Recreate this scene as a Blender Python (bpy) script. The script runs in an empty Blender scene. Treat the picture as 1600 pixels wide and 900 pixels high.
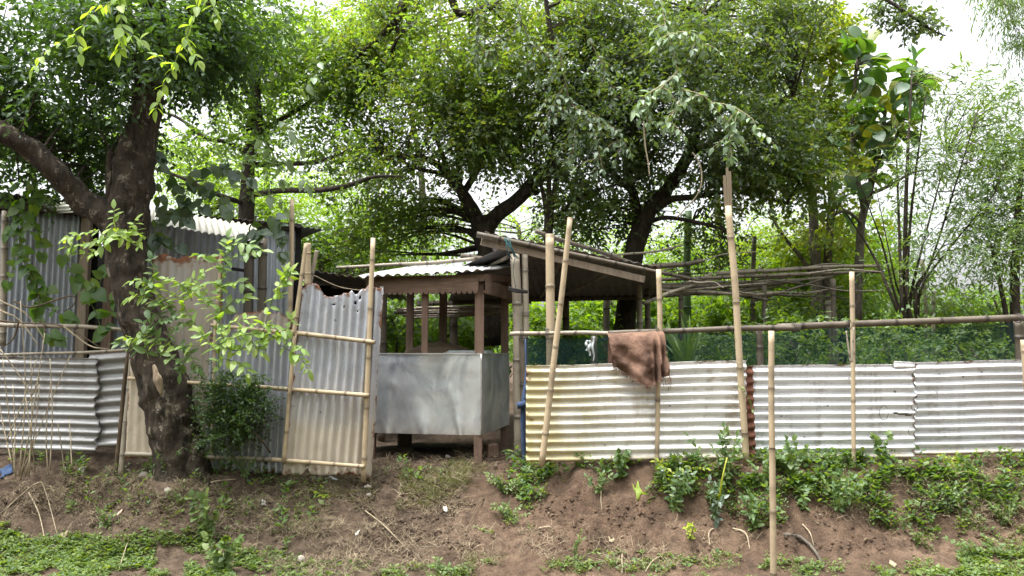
import bpy, math, random
import numpy as np
from mathutils import Matrix, Vector

S = bpy.context.scene
COL = S.collection
R = math.radians

# ------------------------------------------------------------------ camera, sky, sun, exposure
F_PX, EYE, PITCH = 1180.0, 1.5, R(5.0)
cam_d = bpy.data.cameras.new('camera')
cam = bpy.data.objects.new('camera', cam_d)
COL.objects.link(cam)
cam_d.sensor_width = 36.0
cam_d.lens = 36.0 * F_PX / 1600.0
cam_d.clip_start, cam_d.clip_end = 0.05, 3000.0
cam.location = (0, 0, EYE)
cam.rotation_euler = (R(90) + PITCH, 0, 0)
S.camera = cam

SUN_EL, SUN_AZ = R(74), R(-120)          # azimuth from +Y towards +X
W = bpy.data.worlds.new('World')
S.world = W
W.use_nodes = True
wn, wl = W.node_tree.nodes, W.node_tree.links
wn.clear()
sky = wn.new('ShaderNodeTexSky')
sky.sky_type = 'NISHITA'
sky.sun_disc = False
sky.sun_elevation = SUN_EL
sky.sun_rotation = SUN_AZ
sky.air_density, sky.dust_density, sky.ozone_density = 1.0, 6.0, 1.0
hs = wn.new('ShaderNodeHueSaturation')
hs.inputs['Saturation'].default_value = 0.16
hs.inputs['Value'].default_value = 1.0
bgn = wn.new('ShaderNodeBackground')
bgn.inputs['Strength'].default_value = 0.13
wo = wn.new('ShaderNodeOutputWorld')
wl.new(sky.outputs[0], hs.inputs['Color'])
# an overcast sky is about three times brighter overhead than at the horizon, all the way round
tcw = wn.new('ShaderNodeTexCoord')
sep = wn.new('ShaderNodeSeparateXYZ')
mrw = wn.new('ShaderNodeMapRange')
mrw.inputs['From Min'].default_value, mrw.inputs['From Max'].default_value = 0.0, 1.0
mrw.inputs['To Min'].default_value, mrw.inputs['To Max'].default_value = 1.15, 1.7
mxw = wn.new('ShaderNodeMix')
mxw.data_type, mxw.blend_type = 'RGBA', 'MULTIPLY'
mxw.inputs[0].default_value = 1.0
wl.new(tcw.outputs['Generated'], sep.inputs[0])
wl.new(sep.outputs[2], mrw.inputs['Value'])
wl.new(hs.outputs[0], mxw.inputs[6])
wl.new(mrw.outputs[0], mxw.inputs[7])
wl.new(mxw.outputs[2], bgn.inputs['Color'])
wl.new(bgn.outputs[0], wo.inputs['Surface'])

sd = bpy.data.lights.new('sun', 'SUN')
sd.energy, sd.angle, sd.color = 1.3, R(12), (1.0, 0.96, 0.9)
so = bpy.data.objects.new('sun', sd)
COL.objects.link(so)
d = Vector((math.sin(SUN_AZ) * math.cos(SUN_EL), math.cos(SUN_AZ) * math.cos(SUN_EL), math.sin(SUN_EL)))
so.rotation_euler = d.to_track_quat('Z', 'Y').to_euler()

S.view_settings.view_transform = 'Standard'
S.view_settings.look = 'None'
S.view_settings.exposure = 1.55
S.view_settings.gamma = 1.0
cy = S.cycles
cy.max_bounces, cy.diffuse_bounces, cy.glossy_bounces = 7, 4, 3
cy.transmission_bounces, cy.transparent_max_bounces = 4, 10
cy.caustics_reflective = cy.caustics_refractive = False
cy.use_denoising = True

# ------------------------------------------------------------------ helpers
CT, ST = math.cos(PITCH), math.sin(PITCH)


def P(px, py, Y):
    """the place at depth Y that stands at this spot of the photograph"""
    u, v = (px - 800) / F_PX, (450 - py) / F_PX
    t = Y / (CT - v * ST)
    return np.array((u * t, Y, EYE + (ST + v * CT) * t))


def px2m(px, Y):
    return px / F_PX * Y


def nrm(a):
    a = np.asarray(a, float)
    return a / np.maximum(np.linalg.norm(a, axis=-1, keepdims=True), 1e-9)


def hash3(i, j, k):
    n = (i * 374761393 + j * 668265263 + k * 1274126177) & 0xFFFFFFFF
    n = ((n ^ (n >> 13)) * 1103515245) & 0xFFFFFFFF
    n = ((n ^ (n >> 16)) * 2246822519) & 0xFFFFFFFF
    return ((n ^ (n >> 15)) & 0xFFFF) / 65535.0


def vnoise(p):
    p = np.asarray(p, float)
    i = np.floor(p).astype(np.int64)
    f = p - i
    f = f * f * (3 - 2 * f)
    r = 0
    for a in (0, 1):
        for b in (0, 1):
            for c in (0, 1):
                w = (f[..., 0] if a else 1 - f[..., 0]) * (f[..., 1] if b else 1 - f[..., 1]) * (f[..., 2] if c else 1 - f[..., 2])
                r = r + w * hash3(i[..., 0] + a, i[..., 1] + b, i[..., 2] + c)
    return r * 2 - 1


def fbm(p, octaves=4, gain=0.5):
    p = np.asarray(p, float)
    s, a = 0, 1.0
    for o in range(octaves):
        s = s + a * vnoise(p * 2 ** o + 17.3 * o)
        a *= gain
    return s


class Geo:
    """collects triangles, then links them as ONE mesh object"""

    def __init__(self):
        self.v, self.f, self.m, self.s, self.uv, self.n = [], [], [], [], [], 0

    def add(self, v, f, mat=0, smooth=True, uv=None):
        v = np.asarray(v, np.float32).reshape(-1, 3)
        f = np.asarray(f, np.int32)
        if f.ndim == 2 and f.shape[1] == 4:
            f = np.concatenate((f[:, [0, 1, 2]], f[:, [0, 2, 3]]))
        self.v.append(v)
        self.f.append(f + self.n)
        self.m.append(np.full(len(f), mat, np.int32))
        self.s.append(np.full(len(f), smooth, bool))
        self.uv.append(np.zeros((len(v), 2), np.float32) if uv is None else np.asarray(uv, np.float32).reshape(-1, 2))
        self.n += len(v)
        return self

    def mesh(self, name, mats):
        v, f = np.concatenate(self.v), np.concatenate(self.f)
        me = bpy.data.meshes.new(name)
        me.vertices.add(len(v))
        me.vertices.foreach_set('co', v.ravel())
        me.loops.add(f.size)
        me.loops.foreach_set('vertex_index', f.ravel())
        me.polygons.add(len(f))
        me.polygons.foreach_set('loop_start', np.arange(0, f.size, 3, dtype=np.int32))
        me.polygons.foreach_set('material_index', np.concatenate(self.m))
        me.polygons.foreach_set('use_smooth', np.concatenate(self.s))
        uvl = me.uv_layers.new(name='UVMap')
        uvl.data.foreach_set('uv', np.concatenate(self.uv)[f.ravel()].ravel())
        for m in (mats if isinstance(mats, (list, tuple)) else [mats]):
            me.materials.append(m)
        me.update(calc_edges=True)
        me.validate()
        return me

    def build(self, name, mats, parent=None, **k):
        return link(name, self.mesh(name, mats), parent, **k)


def link(name, me, parent=None, mat4=None, **props):
    o = bpy.data.objects.new(name, me)
    COL.objects.link(o)
    if parent is not None:
        o.parent = parent
        off = Vector(parent.get('_base', (0, 0, 0)))
        o.matrix_parent_inverse = Matrix.Translation(-off)
    if mat4 is not None:
        o.matrix_basis = mat4
    for k, v in props.items():
        if v is not None:
            o[k] = v
    return o


def thing(name, label, cat, base, group=None):
    o = bpy.data.objects.new(name, None)
    o.empty_display_size = 0.1
    COL.objects.link(o)
    o.location = [float(c) for c in base]
    o['_base'] = [float(c) for c in base]
    o['label'], o['category'] = label, cat
    if group:
        o['group'] = group
    return o


def spline(pts, n):
    p = np.asarray(pts, float)
    if len(p) == 2:
        t = np.linspace(0, 1, n)[:, None]
        return p[0] * (1 - t) + p[1] * t
    q = np.concatenate(([2 * p[0] - p[1]], p, [2 * p[-1] - p[-2]]))
    t = np.linspace(0, len(p) - 1 - 1e-6, n)
    i = t.astype(int)
    f = (t - i)[:, None]
    a, b, c, d_ = q[i], q[i + 1], q[i + 2], q[i + 3]
    return 0.5 * (2 * b + (c - a) * f + (2 * a - 5 * b + 4 * c - d_) * f ** 2 + (3 * b - a - 3 * c + d_) * f ** 3)


def tube(pts, radii, sides=8, n=None, rough=0.0, rfreq=6.0, cap=True, seed=0, flat=1.0):
    pts = np.asarray(pts, float)
    n = n or max(2, (len(pts) - 1) * 5 + 1)
    c = spline(pts, n)
    r = np.interp(np.linspace(0, 1, n), np.linspace(0, 1, len(radii)), radii)
    tan = nrm(np.gradient(c, axis=0))
    ref = np.array((0.31, 0.95, 0.07)) if abs(tan[:, 1]).mean() < 0.8 else np.array((1.0, 0.1, 0.0))
    a = nrm(np.cross(tan, ref))
    b = np.cross(tan, a)
    th = np.linspace(0, 2 * np.pi, sides, endpoint=False)
    ring = a[:, None] * np.cos(th)[None, :, None] + b[:, None] * np.sin(th)[None, :, None] * flat
    rr = np.repeat(r[:, None], sides, 1)
    if rough:
        q = c[:, None] + ring * r[:, None, None]
        rr = rr * (1 + rough * fbm(q * rfreq + seed, 3))
    v = (c[:, None] + ring * rr[..., None]).reshape(-1, 3)
    i, j = np.meshgrid(np.arange(n - 1), np.arange(sides), indexing='ij')
    j2 = (j + 1) % sides
    f = np.stack((i * sides + j, i * sides + j2, (i + 1) * sides + j2, (i + 1) * sides + j), -1).reshape(-1, 4)
    f = np.concatenate((f[:, [0, 1, 2]], f[:, [0, 2, 3]]))
    if cap:
        k = len(v)
        v = np.concatenate((v, c[[0, -1]]))
        e = np.arange(sides)
        f = np.concatenate((f, np.stack((np.full(sides, k), (e + 1) % sides, e), -1),
                            np.stack((np.full(sides, k + 1), (n - 1) * sides + e, (n - 1) * sides + (e + 1) % sides), -1)))
    return v, f


def box_pts(corners8):
    f = [(0, 1, 2, 3), (7, 6, 5, 4), (0, 4, 5, 1), (1, 5, 6, 2), (2, 6, 7, 3), (3, 7, 4, 0)]
    return np.array(corners8), np.array(f)


def beam(p0, p1, w, h, up=(0, 0, 1)):
    """a sawn timber from p0 to p1"""
    p0, p1 = np.asarray(p0, float), np.asarray(p1, float)
    t = nrm(p1 - p0)
    u = np.asarray(up, float)
    if abs(np.dot(t, u)) > 0.95:
        u = np.array((0.0, 1.0, 0.0))
    s = nrm(np.cross(t, u))
    u = np.cross(s, t)
    c = []
    for p in (p0, p1):
        for a, b in ((-1, -1), (1, -1), (1, 1), (-1, 1)):
            c.append(p + s * a * w / 2 + u * b * h / 2)
    v = np.array(c)
    f = np.array([(3, 2, 1, 0), (4, 5, 6, 7), (0, 1, 5, 4), (1, 2, 6, 5), (2, 3, 7, 6), (3, 0, 4, 7)])
    return v, f


def grid_faces(nu, nv):
    i, j = np.meshgrid(np.arange(nv - 1), np.arange(nu - 1), indexing='ij')
    a = i * nu + j
    return np.stack((a, a + 1, a + nu + 1, a + nu), -1).reshape(-1, 4)


# ------------------------------------------------------------------ materials
class NT:
    def __init__(self, name):
        self.mat = bpy.data.materials.new(name)
        self.mat.use_nodes = True
        self.t = self.mat.node_tree
        self.t.nodes.clear()
        self.out = self.n('OutputMaterial')

    def n(self, typ, **kw):
        x = self.t.nodes.new('ShaderNode' + typ)
        for k, v in kw.items():
            setattr(x, k, v)
        return x

    def l(self, a, b):
        self.t.links.new(a, b)

    def set(self, node, key, val):
        if hasattr(val, 'is_output'):
            self.l(val, node.inputs[key])
        else:
            node.inputs[key].default_value = val

    def noise(self, vec=None, scale=5.0, detail=4.0, rough=0.55, dist=0.0):
        x = self.n('TexNoise')
        x.inputs['Scale'].default_value = scale
        x.inputs['Detail'].default_value = detail
        x.inputs['Roughness'].default_value = rough
        x.inputs['Distortion'].default_value = dist
        if vec is not None:
            self.l(vec, x.inputs['Vector'])
        return x.outputs[0]

    def mapv(self, vec, scale=(1, 1, 1), loc=(0, 0, 0)):
        x = self.n('Mapping')
        x.inputs['Scale'].default_value = scale
        x.inputs['Location'].default_value = loc
        self.l(vec, x.inputs['Vector'])
        return x.outputs[0]

    def ramp(self, fac, stops):
        x = self.n('ValToRGB')
        e = x.color_ramp.elements
        while len(e) < len(stops):
            e.new(0.5)
        for k, (p, c) in enumerate(stops):
            e[k].position = p
            e[k].color = (c, c, c, 1) if isinstance(c, (int, float)) else (*c[:3], 1)
        self.set(x, 'Fac', fac)
        return x.outputs[0]

    def mix(self, fac, a, b, mode='MIX'):
        x = self.n('Mix', data_type='RGBA', blend_type=mode)
        for k, v in ((0, fac), (6, a), (7, b)):
            if hasattr(v, 'is_output'):
                self.l(v, x.inputs[k])
            else:
                x.inputs[k].default_value = v if k == 0 else (*v[:3], 1)
        return x.outputs[2]

    def math(self, op, a, b=0.0, clamp=False):
        x = self.n('Math', operation=op, use_clamp=clamp)
        for k, v in ((0, a), (1, b)):
            if hasattr(v, 'is_output'):
                self.l(v, x.inputs[k])
            else:
                x.inputs[k].default_value = v
        return x.outputs[0]

    def bump(self, h, strength=0.3, dist=0.01):
        x = self.n('Bump')
        x.inputs['Strength'].default_value = strength
        x.inputs['Distance'].default_value = dist
        self.l(h, x.inputs['Height'])
        return x.outputs[0]

    def principled(self, **kw):
        x = self.n('BsdfPrincipled')
        for k, v in kw.items():
            k = k.replace('_', ' ')
            if isinstance(v, tuple) and len(v) == 3:
                v = (*v, 1)
            self.set(x, k, v)
        self.l(x.outputs[0], self.out.inputs['Surface'])
        return x

    def pos(self):
        return self.n('NewGeometry').outputs['Position']

    def uv(self):
        return self.n('TexCoord').outputs['UV']


def leaf_mat(name, cols, trans=0.45, gloss=0.06, tcol=1.6, k=1.3):
    """thin leaf: reflects, lets light through, every leaf its own shade of the kind's colour"""
    m = NT(name)
    cols = [tuple(x * k for x in c) for c in cols]
    g = m.n('NewGeometry')
    oi = m.n('ObjectInfo')
    r = m.math('FRACT', m.math('ADD', g.outputs['Random Per Island'], m.math('MULTIPLY', oi.outputs['Random'], 7.31)))
    kk = len(cols)
    c = m.ramp(r, [((i + 0.5) / kk, col) for i, col in enumerate(cols)])
    df = m.n('BsdfDiffuse')
    m.l(c, df.inputs['Color'])
    tr = m.n('BsdfTranslucent')
    tc = m.mix(1.0, c, (1.5 * tcol, 1.5 * tcol, 0.32 * tcol), 'MULTIPLY')
    m.l(tc, tr.inputs['Color'])
    mx = m.n('MixShader')
    mx.inputs[0].default_value = trans
    m.l(df.outputs[0], mx.inputs[1])
    m.l(tr.outputs[0], mx.inputs[2])
    gl = m.n('BsdfGlossy')
    gl.inputs['Roughness'].default_value = 0.5
    gl.inputs['Color'].default_value = (0.9, 0.95, 1, 1)
    mg = m.n('MixShader')
    mg.inputs[0].default_value = gloss * .5
    m.l(mx.outputs[0], mg.inputs[1])
    m.l(gl.outputs[0], mg.inputs[2])
    m.l(mg.outputs[0], m.out.inputs['Surface'])
    return m.mat


def bark_mat(name, dark, mid, pale, lich=0.55, scale=1.0):
    m = NT(name)
    p = m.pos()
    n1 = m.noise(m.mapv(p, (9 * scale, 9 * scale, 3.5 * scale)), 2.0, 8, 0.65, 0.5)
    n2 = m.noise(m.mapv(p, (1, 1, 0.7)), 13.0 * scale, 8, 0.78, .4)
    n3 = m.noise(m.mapv(p, (60 * scale, 60 * scale, 22 * scale)), 1.0, 5, 0.7)
    c = m.ramp(n1, [(0.32, dark), (0.62, mid)])
    c = m.mix(m.ramp(n2, [(lich, 0.0), (lich + 0.09, 0.8)]), c, pale)
    h = m.math('ADD', m.math('MULTIPLY', n1, 0.7), m.math('MULTIPLY', n3, 0.5))
    m.principled(Base_Color=c, Roughness=0.92, Normal=m.bump(h, 0.9, 0.03), Specular_IOR_Level=0.2)
    return m.mat


def bamboo_mat(name, a, b, stain, stain_at=0.6):
    m = NT(name)
    p = m.pos()
    oi = m.n('ObjectInfo').outputs['Random']
    uv = m.uv()
    fine = m.noise(m.mapv(uv, (26, 1.5, 1)), 3.0, 5, 0.6)
    big = m.noise(p, 5.0, 4, 0.6)
    c = m.ramp(fine, [(0.3, a), (0.7, b)])
    c = m.mix(m.ramp(big, [(stain_at, 0.0), (stain_at + 0.2, 0.8)]), c, stain)
    v = m.n('SeparateXYZ')
    m.l(uv, v.inputs[0])
    # the ring scar at every joint (v counts joints)
    fr = m.math('ABSOLUTE', m.math('SUBTRACT', m.math('FRACT', v.outputs[1]), 0.5))
    c = m.mix(m.ramp(fr, [(0.43, 0.0), (0.485, 0.85)]), c, tuple(x * 0.35 for x in a))
    c = m.mix(m.math('MULTIPLY', oi, 0.25), c, tuple(x * 0.6 for x in a))
    m.principled(Base_Color=c, Roughness=0.55, Normal=m.bump(fine, 0.15, 0.004), Specular_IOR_Level=0.35)
    return m.mat


def sheet_mat(name, base, dirt, rust=0.2, metal=0.55, rough=0.42, low_dirt=0.0, algae=0.0, dark=(0.08, 0.08, 0.085), spots=0.3):
    """galvanised sheet: zinc bloom, grime, rust that starts at the edges"""
    m = NT(name)
    p, uv = m.pos(), m.uv()
    s = m.n('SeparateXYZ')
    m.l(uv, s.inputs[0])
    u, v = s.outputs[0], s.outputs[1]
    bloom = m.noise(p, 3.2, 6, 0.62)
    grain = m.noise(p, 70.0, 4, 0.65)
    strk = m.noise(m.mapv(p, (14, 14, 2.2)), 1.0, 6, 0.6)
    c = m.mix(m.ramp(bloom, [(0.3, 0.0), (0.75, 0.55)]), base, tuple(x * 0.62 for x in base))
    c = m.mix(m.ramp(grain, [(0.42, 0.0), (0.7, 0.35)]), c, tuple(min(1, x * 1.25) for x in base))
    c = m.mix(m.ramp(strk, [(0.52, 0.0), (0.72, 0.7)]), c, dirt)
    dirtf = m.ramp(strk, [(0.52, 0.0), (0.72, 0.7)])
    if low_dirt > 0:
        lv = m.math('ADD', v, m.math('MULTIPLY', m.math('SUBTRACT', bloom, 0.5), 0.18))
        lf = m.ramp(lv, [(low_dirt * 0.75, 0.85), (low_dirt, 0.45), (low_dirt * 1.9, 0.0)])
        c = m.mix(lf, c, (0.44, 0.38, 0.29))
        dirtf = m.math('MAXIMUM', dirtf, lf)
    if algae > 0:
        au = m.math('ADD', u, m.math('MULTIPLY', m.math('SUBTRACT', m.noise(p, 3.1, 6, 0.65), 0.5), 0.9))
        af = m.ramp(au, [(0.0, 0.95 * algae), (0.2, 0.6 * algae), (0.42, 0.0)])
        c = m.mix(af, c, m.mix(bloom, (0.62, 0.52, 0.3), (0.4, 0.37, 0.17)))
        dirtf = m.math('MAXIMUM', dirtf, af)
    # rust from the edges
    e = m.math('MINIMUM', m.math('MINIMUM', u, m.math('SUBTRACT', 1.0, u)), m.math('MINIMUM', v, m.math('SUBTRACT', 1.0, v)))
    rn = m.noise(p, 9.0, 6, 0.65)
    rf = m.math('SUBTRACT', m.math('ADD', m.math('MULTIPLY', rn, 1.0), rust * 0.45), m.math('MULTIPLY', e, 4.2))
    rf = m.ramp(rf, [(0.56, 0.0), (0.68, 1.0)])
    rc = m.ramp(m.noise(p, 26.0, 5, 0.7), [(0.3, (0.07, 0.028, 0.015)), (0.7, (0.2, 0.085, 0.04))])
    c = m.mix(rf, c, rc)
    # nail holes and dents that hold dirt
    vo = m.n('TexVoronoi')
    vo.inputs['Scale'].default_value = 5.5
    m.l(p, vo.inputs['Vector'])
    sp = m.ramp(vo.outputs['Distance'], [(0.045, spots), (0.075, 0.0)])
    c = m.mix(sp, c, dark)
    met = m.math('MULTIPLY', m.math('SUBTRACT', 1.0, m.math('MAXIMUM', dirtf, rf), True), metal)
    ro = m.math('ADD', rough, m.math('MULTIPLY', m.math('MAXIMUM', dirtf, rf), 0.4))
    h = m.math('ADD', m.math('MULTIPLY', grain, 0.15), m.noise(p, 6.0, 3, 0.5))
    m.principled(Base_Color=c, Metallic=met, Roughness=ro, Normal=m.bump(h, 0.35, 0.012))
    return m.mat


def wood_mat(name, a, b):
    m = NT(name)
    p = m.pos()
    g = m.noise(m.mapv(p, (30, 30, 2.2)), 1.5, 6, 0.65, 0.4)
    g2 = m.noise(p, 4.0, 4, 0.6)
    c = m.ramp(g, [(0.3, a), (0.7, b)])
    c = m.mix(m.ramp(g2, [(0.5, 0.0), (0.75, 0.6)]), c, tuple(x * 0.5 for x in a))
    m.principled(Base_Color=c, Roughness=0.85, Normal=m.bump(g, 0.4, 0.006), Specular_IOR_Level=0.25)
    return m.mat


def plain_mat(name, col, rough=0.8, var=0.35, scale=12.0, metal=0.0):
    m = NT(name)
    n = m.noise(m.pos(), scale, 5, 0.6)
    c = m.mix(m.ramp(n, [(0.3, 0.0), (0.7, 1.0)]), tuple(x * (1 - var) for x in col), tuple(min(1, x * (1 + var)) for x in col))
    m.principled(Base_Color=c, Roughness=rough, Metallic=metal, Normal=m.bump(n, 0.2, 0.006), Specular_IOR_Level=0.3)
    return m.mat


M = {}
M['bark_left'] = bark_mat('bark_left', (0.012, 0.01, 0.008), (0.06, 0.047, 0.034), (0.27, 0.235, 0.185), 0.55)
M['bark_dark'] = bark_mat('bark_dark', (0.015, 0.012, 0.009), (0.06, 0.048, 0.036), (0.2, 0.18, 0.15), 0.66)
M['bark_grey'] = bark_mat('bark_grey', (0.06, 0.052, 0.042), (0.15, 0.13, 0.105), (0.3, 0.28, 0.24), 0.58)
M['deadwood'] = wood_mat('deadwood', (0.17, 0.125, 0.085), (0.34, 0.27, 0.19))
M['stem_pale'] = plain_mat('stem_pale', (0.30, 0.25, 0.17), 0.8)
M['stem_green'] = plain_mat('stem_green', (0.12, 0.16, 0.05), 0.7)
M['stem_brown'] = plain_mat('stem_brown', (0.09, 0.065, 0.04), 0.8)
M['dry'] = plain_mat('dry', (0.26, 0.21, 0.14), 0.9, .5, 6)
M['bamboo_fresh'] = bamboo_mat('bamboo_fresh', (0.35, 0.275, 0.175), (0.49, 0.395, 0.265), (0.15, 0.12, 0.085), 0.52)
M['bamboo_grey'] = bamboo_mat('bamboo_grey', (0.23, 0.2, 0.155), (0.37, 0.32, 0.25), (0.1, 0.085, 0.065), 0.52)
M['bamboo_dark'] = bamboo_mat('bamboo_dark', (0.075, 0.062, 0.045), (0.17, 0.14, 0.105), (0.04, 0.034, 0.026), 0.5)
M['bamboo_green'] = bamboo_mat('bamboo_green', (0.06, 0.12, 0.04), (0.11, 0.19, 0.07), (0.06, 0.08, 0.04), 0.6)
M['timber'] = wood_mat('timber', (0.1, 0.066, 0.048), (0.19, 0.128, 0.094))
def wood_level(name, a, b):
    m = NT(name)
    p = m.pos()
    g = m.noise(m.mapv(p, (3, 3, 40)), 1.5, 6, 0.65, 0.4)
    g2 = m.noise(p, 5.0, 5, 0.65)
    c = m.ramp(g, [(0.3, a), (0.7, b)])
    c = m.mix(m.ramp(g2, [(0.45, 0.0), (0.7, 0.7)]), c, tuple(x * 0.45 for x in a))
    m.principled(Base_Color=c, Roughness=0.85, Normal=m.bump(g, 0.4, 0.006), Specular_IOR_Level=0.25)
    return m.mat


M['timber_level'] = wood_level('timber_level', (0.11, 0.073, 0.052), (0.19, 0.13, 0.096))
M['timber_pale'] = wood_mat('timber_pale', (0.17, 0.135, 0.1), (0.29, 0.235, 0.18))
M['timber_dark'] = wood_mat('timber_dark', (0.03, 0.024, 0.018), (0.08, 0.064, 0.05))
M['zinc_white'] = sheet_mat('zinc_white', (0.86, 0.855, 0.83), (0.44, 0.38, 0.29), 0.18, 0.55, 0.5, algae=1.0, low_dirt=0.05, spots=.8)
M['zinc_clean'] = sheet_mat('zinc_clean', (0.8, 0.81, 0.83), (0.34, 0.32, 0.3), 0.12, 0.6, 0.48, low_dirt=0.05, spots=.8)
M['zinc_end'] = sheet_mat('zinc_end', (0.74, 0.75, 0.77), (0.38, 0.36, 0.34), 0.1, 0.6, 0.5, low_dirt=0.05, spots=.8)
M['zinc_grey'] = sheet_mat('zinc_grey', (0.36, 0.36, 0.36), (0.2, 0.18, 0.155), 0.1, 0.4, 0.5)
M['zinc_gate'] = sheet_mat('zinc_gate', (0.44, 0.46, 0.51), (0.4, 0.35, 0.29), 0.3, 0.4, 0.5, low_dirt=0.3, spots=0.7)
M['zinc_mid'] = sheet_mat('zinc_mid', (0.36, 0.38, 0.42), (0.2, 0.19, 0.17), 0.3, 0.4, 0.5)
M['zinc_hut'] = sheet_mat('zinc_hut', (0.42, 0.45, 0.5), (0.1, 0.1, 0.095), 0.15, 0.4, 0.45)
M['zinc_roof'] = sheet_mat('zinc_roof', (0.2, 0.197, 0.2), (0.09, 0.08, 0.075), 0.2, 0.25, 0.6)
M['zinc_awning'] = sheet_mat('zinc_awning', (0.42, 0.41, 0.36), (0.3, 0.28, 0.21), 0.15, 0.2, 0.55)
M['zinc_cartroof'] = sheet_mat('zinc_cartroof', (0.42, 0.42, 0.42), (0.22, 0.21, 0.2), 0.1, 0.3, 0.5)
M['rusty'] = plain_mat('rusty', (0.16, 0.07, 0.045), 0.9, 0.5, 22)
M['tan_sheet'] = sheet_mat('tan_sheet', (0.44, 0.38, 0.29), (0.25, 0.24, 0.22), 0.3, 0.05, 0.7, spots=0.2)
M['brown_sheet'] = sheet_mat('brown_sheet', (0.27, 0.235, 0.195), (0.33, 0.34, 0.35), 0.5, 0.08, 0.7, spots=0.2)
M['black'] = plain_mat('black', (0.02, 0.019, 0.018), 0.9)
M['rope_teal'] = plain_mat('rope_teal', (0.025, 0.09, 0.1), 0.7)
M['cloth_blue'] = plain_mat('cloth_blue', (0.035, 0.06, 0.12), 0.85)
M['cloth_white'] = plain_mat('cloth_white', (0.36, 0.4, 0.41), 0.85, 0.15)
M['wire'] = plain_mat('wire', (0.05, 0.045, 0.04), 0.6)
M['litter'] = plain_mat('litter', (0.55, 0.54, 0.5), 0.6, 0.15)
M['stone'] = plain_mat('stone', (0.34, 0.31, 0.26), 0.9, 0.3, 20)

# colours of the leaves of each kind
M['lf_left'] = leaf_mat('lf_left', [(0.022, 0.045, 0.016), (0.032, 0.066, 0.022), (0.045, 0.085, 0.03), (0.028, 0.055, 0.02)], 0.4, k=1.25)
M['lf_olive'] = leaf_mat('lf_olive', [(0.042, 0.068, 0.02), (0.058, 0.084, 0.022), (0.04, 0.076, 0.024), (0.068, 0.078, 0.024)], 0.58, k=1.6)
M['lf_dark'] = leaf_mat('lf_dark', [(0.035, 0.06, 0.026), (0.05, 0.08, 0.036), (0.06, 0.075, 0.03), (0.03, 0.05, 0.022)], 0.48, 0.08, k=1.4)
M['lf_spray'] = leaf_mat('lf_spray', [(0.10, 0.15, 0.075), (0.12, 0.18, 0.085), (0.09, 0.13, 0.065), (0.13, 0.19, 0.08)], 0.3, 0.1)
M['lf_yellow'] = leaf_mat('lf_yellow', [(0.10, 0.14, 0.02), (0.13, 0.16, 0.022), (0.08, 0.13, 0.02), (0.15, 0.16, 0.03)], 0.5)
M['lf_bright'] = leaf_mat('lf_bright', [(0.09, 0.155, 0.02), (0.115, 0.18, 0.024), (0.075, 0.135, 0.018), (0.13, 0.185, 0.026)], 0.55)
M['lf_bush'] = leaf_mat('lf_bush', [(0.075, 0.13, 0.02), (0.095, 0.16, 0.024), (0.06, 0.11, 0.018), (0.11, 0.16, 0.024)], 0.5)
M['lf_mid'] = leaf_mat('lf_mid', [(0.048, 0.085, 0.022), (0.065, 0.108, 0.026), (0.042, 0.075, 0.02), (0.08, 0.12, 0.03)], 0.5, k=1.45)
M['lf_big'] = leaf_mat('lf_big', [(0.04, 0.095, 0.022), (0.055, 0.115, 0.026), (0.035, 0.075, 0.02), (0.05, 0.10, 0.026), (0.16, 0.17, 0.03)], 0.42, 0.1)
M['lf_reed'] = leaf_mat('lf_reed', [(0.085, 0.135, 0.055), (0.10, 0.155, 0.065), (0.07, 0.115, 0.045), (0.09, 0.13, 0.045)], 0.4, 0.08)
M['lf_lime'] = leaf_mat('lf_lime', [(0.15, 0.22, 0.05), (0.20, 0.26, 0.06), (0.13, 0.20, 0.05), (0.18, 0.27, 0.075)], 0.4, 0.06)
M['lf_spraydark'] = leaf_mat('lf_spraydark', [(0.07, 0.105, 0.055), (0.09, 0.13, 0.065), (0.06, 0.09, 0.05)], 0.3, 0.08)
M['lf_grass'] = leaf_mat('lf_grass', [(0.11, 0.115, 0.05), (0.14, 0.13, 0.06), (0.09, 0.11, 0.04)], 0.3, 0.03, k=1.0)
M['lf_sapling'] = leaf_mat('lf_sapling', [(0.12, 0.19, 0.055), (0.15, 0.22, 0.065), (0.10, 0.165, 0.05), (0.17, 0.24, 0.075)], 0.4, 0.07)
M['lf_vine'] = leaf_mat('lf_vine', [(0.055, 0.11, 0.02), (0.07, 0.13, 0.024), (0.045, 0.09, 0.02), (0.09, 0.14, 0.03)], 0.45, 0.06)
M['lf_broad'] = leaf_mat('lf_broad', [(0.03, 0.06, 0.022), (0.045, 0.08, 0.028), (0.06, 0.09, 0.045)], 0.35, 0.14)
M['lf_shrub'] = leaf_mat('lf_shrub', [(0.025, 0.05, 0.014), (0.035, 0.065, 0.018), (0.045, 0.075, 0.02)], 0.3, 0.06)
M['lf_weed'] = leaf_mat('lf_weed', [(0.055, 0.095, 0.032), (0.075, 0.12, 0.038), (0.04, 0.075, 0.026), (0.10, 0.14, 0.045)], 0.4, 0.05, k=1.5)
M['lf_cover'] = leaf_mat('lf_cover', [(0.07, 0.11, 0.034), (0.10, 0.145, 0.042), (0.05, 0.085, 0.028), (0.13, 0.17, 0.055)], 0.35, 0.04)
M['lf_limeweed'] = leaf_mat('lf_limeweed', [(0.22, 0.27, 0.035), (0.17, 0.24, 0.035), (0.28, 0.29, 0.05)], 0.4, 0.05)
M['lf_dry'] = leaf_mat('lf_dry', [(0.26, 0.2, 0.13), (0.2, 0.15, 0.09), (0.33, 0.27, 0.18), (0.15, 0.11, 0.07)], 0.15, 0.03, 0.7, 0.6)
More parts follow.
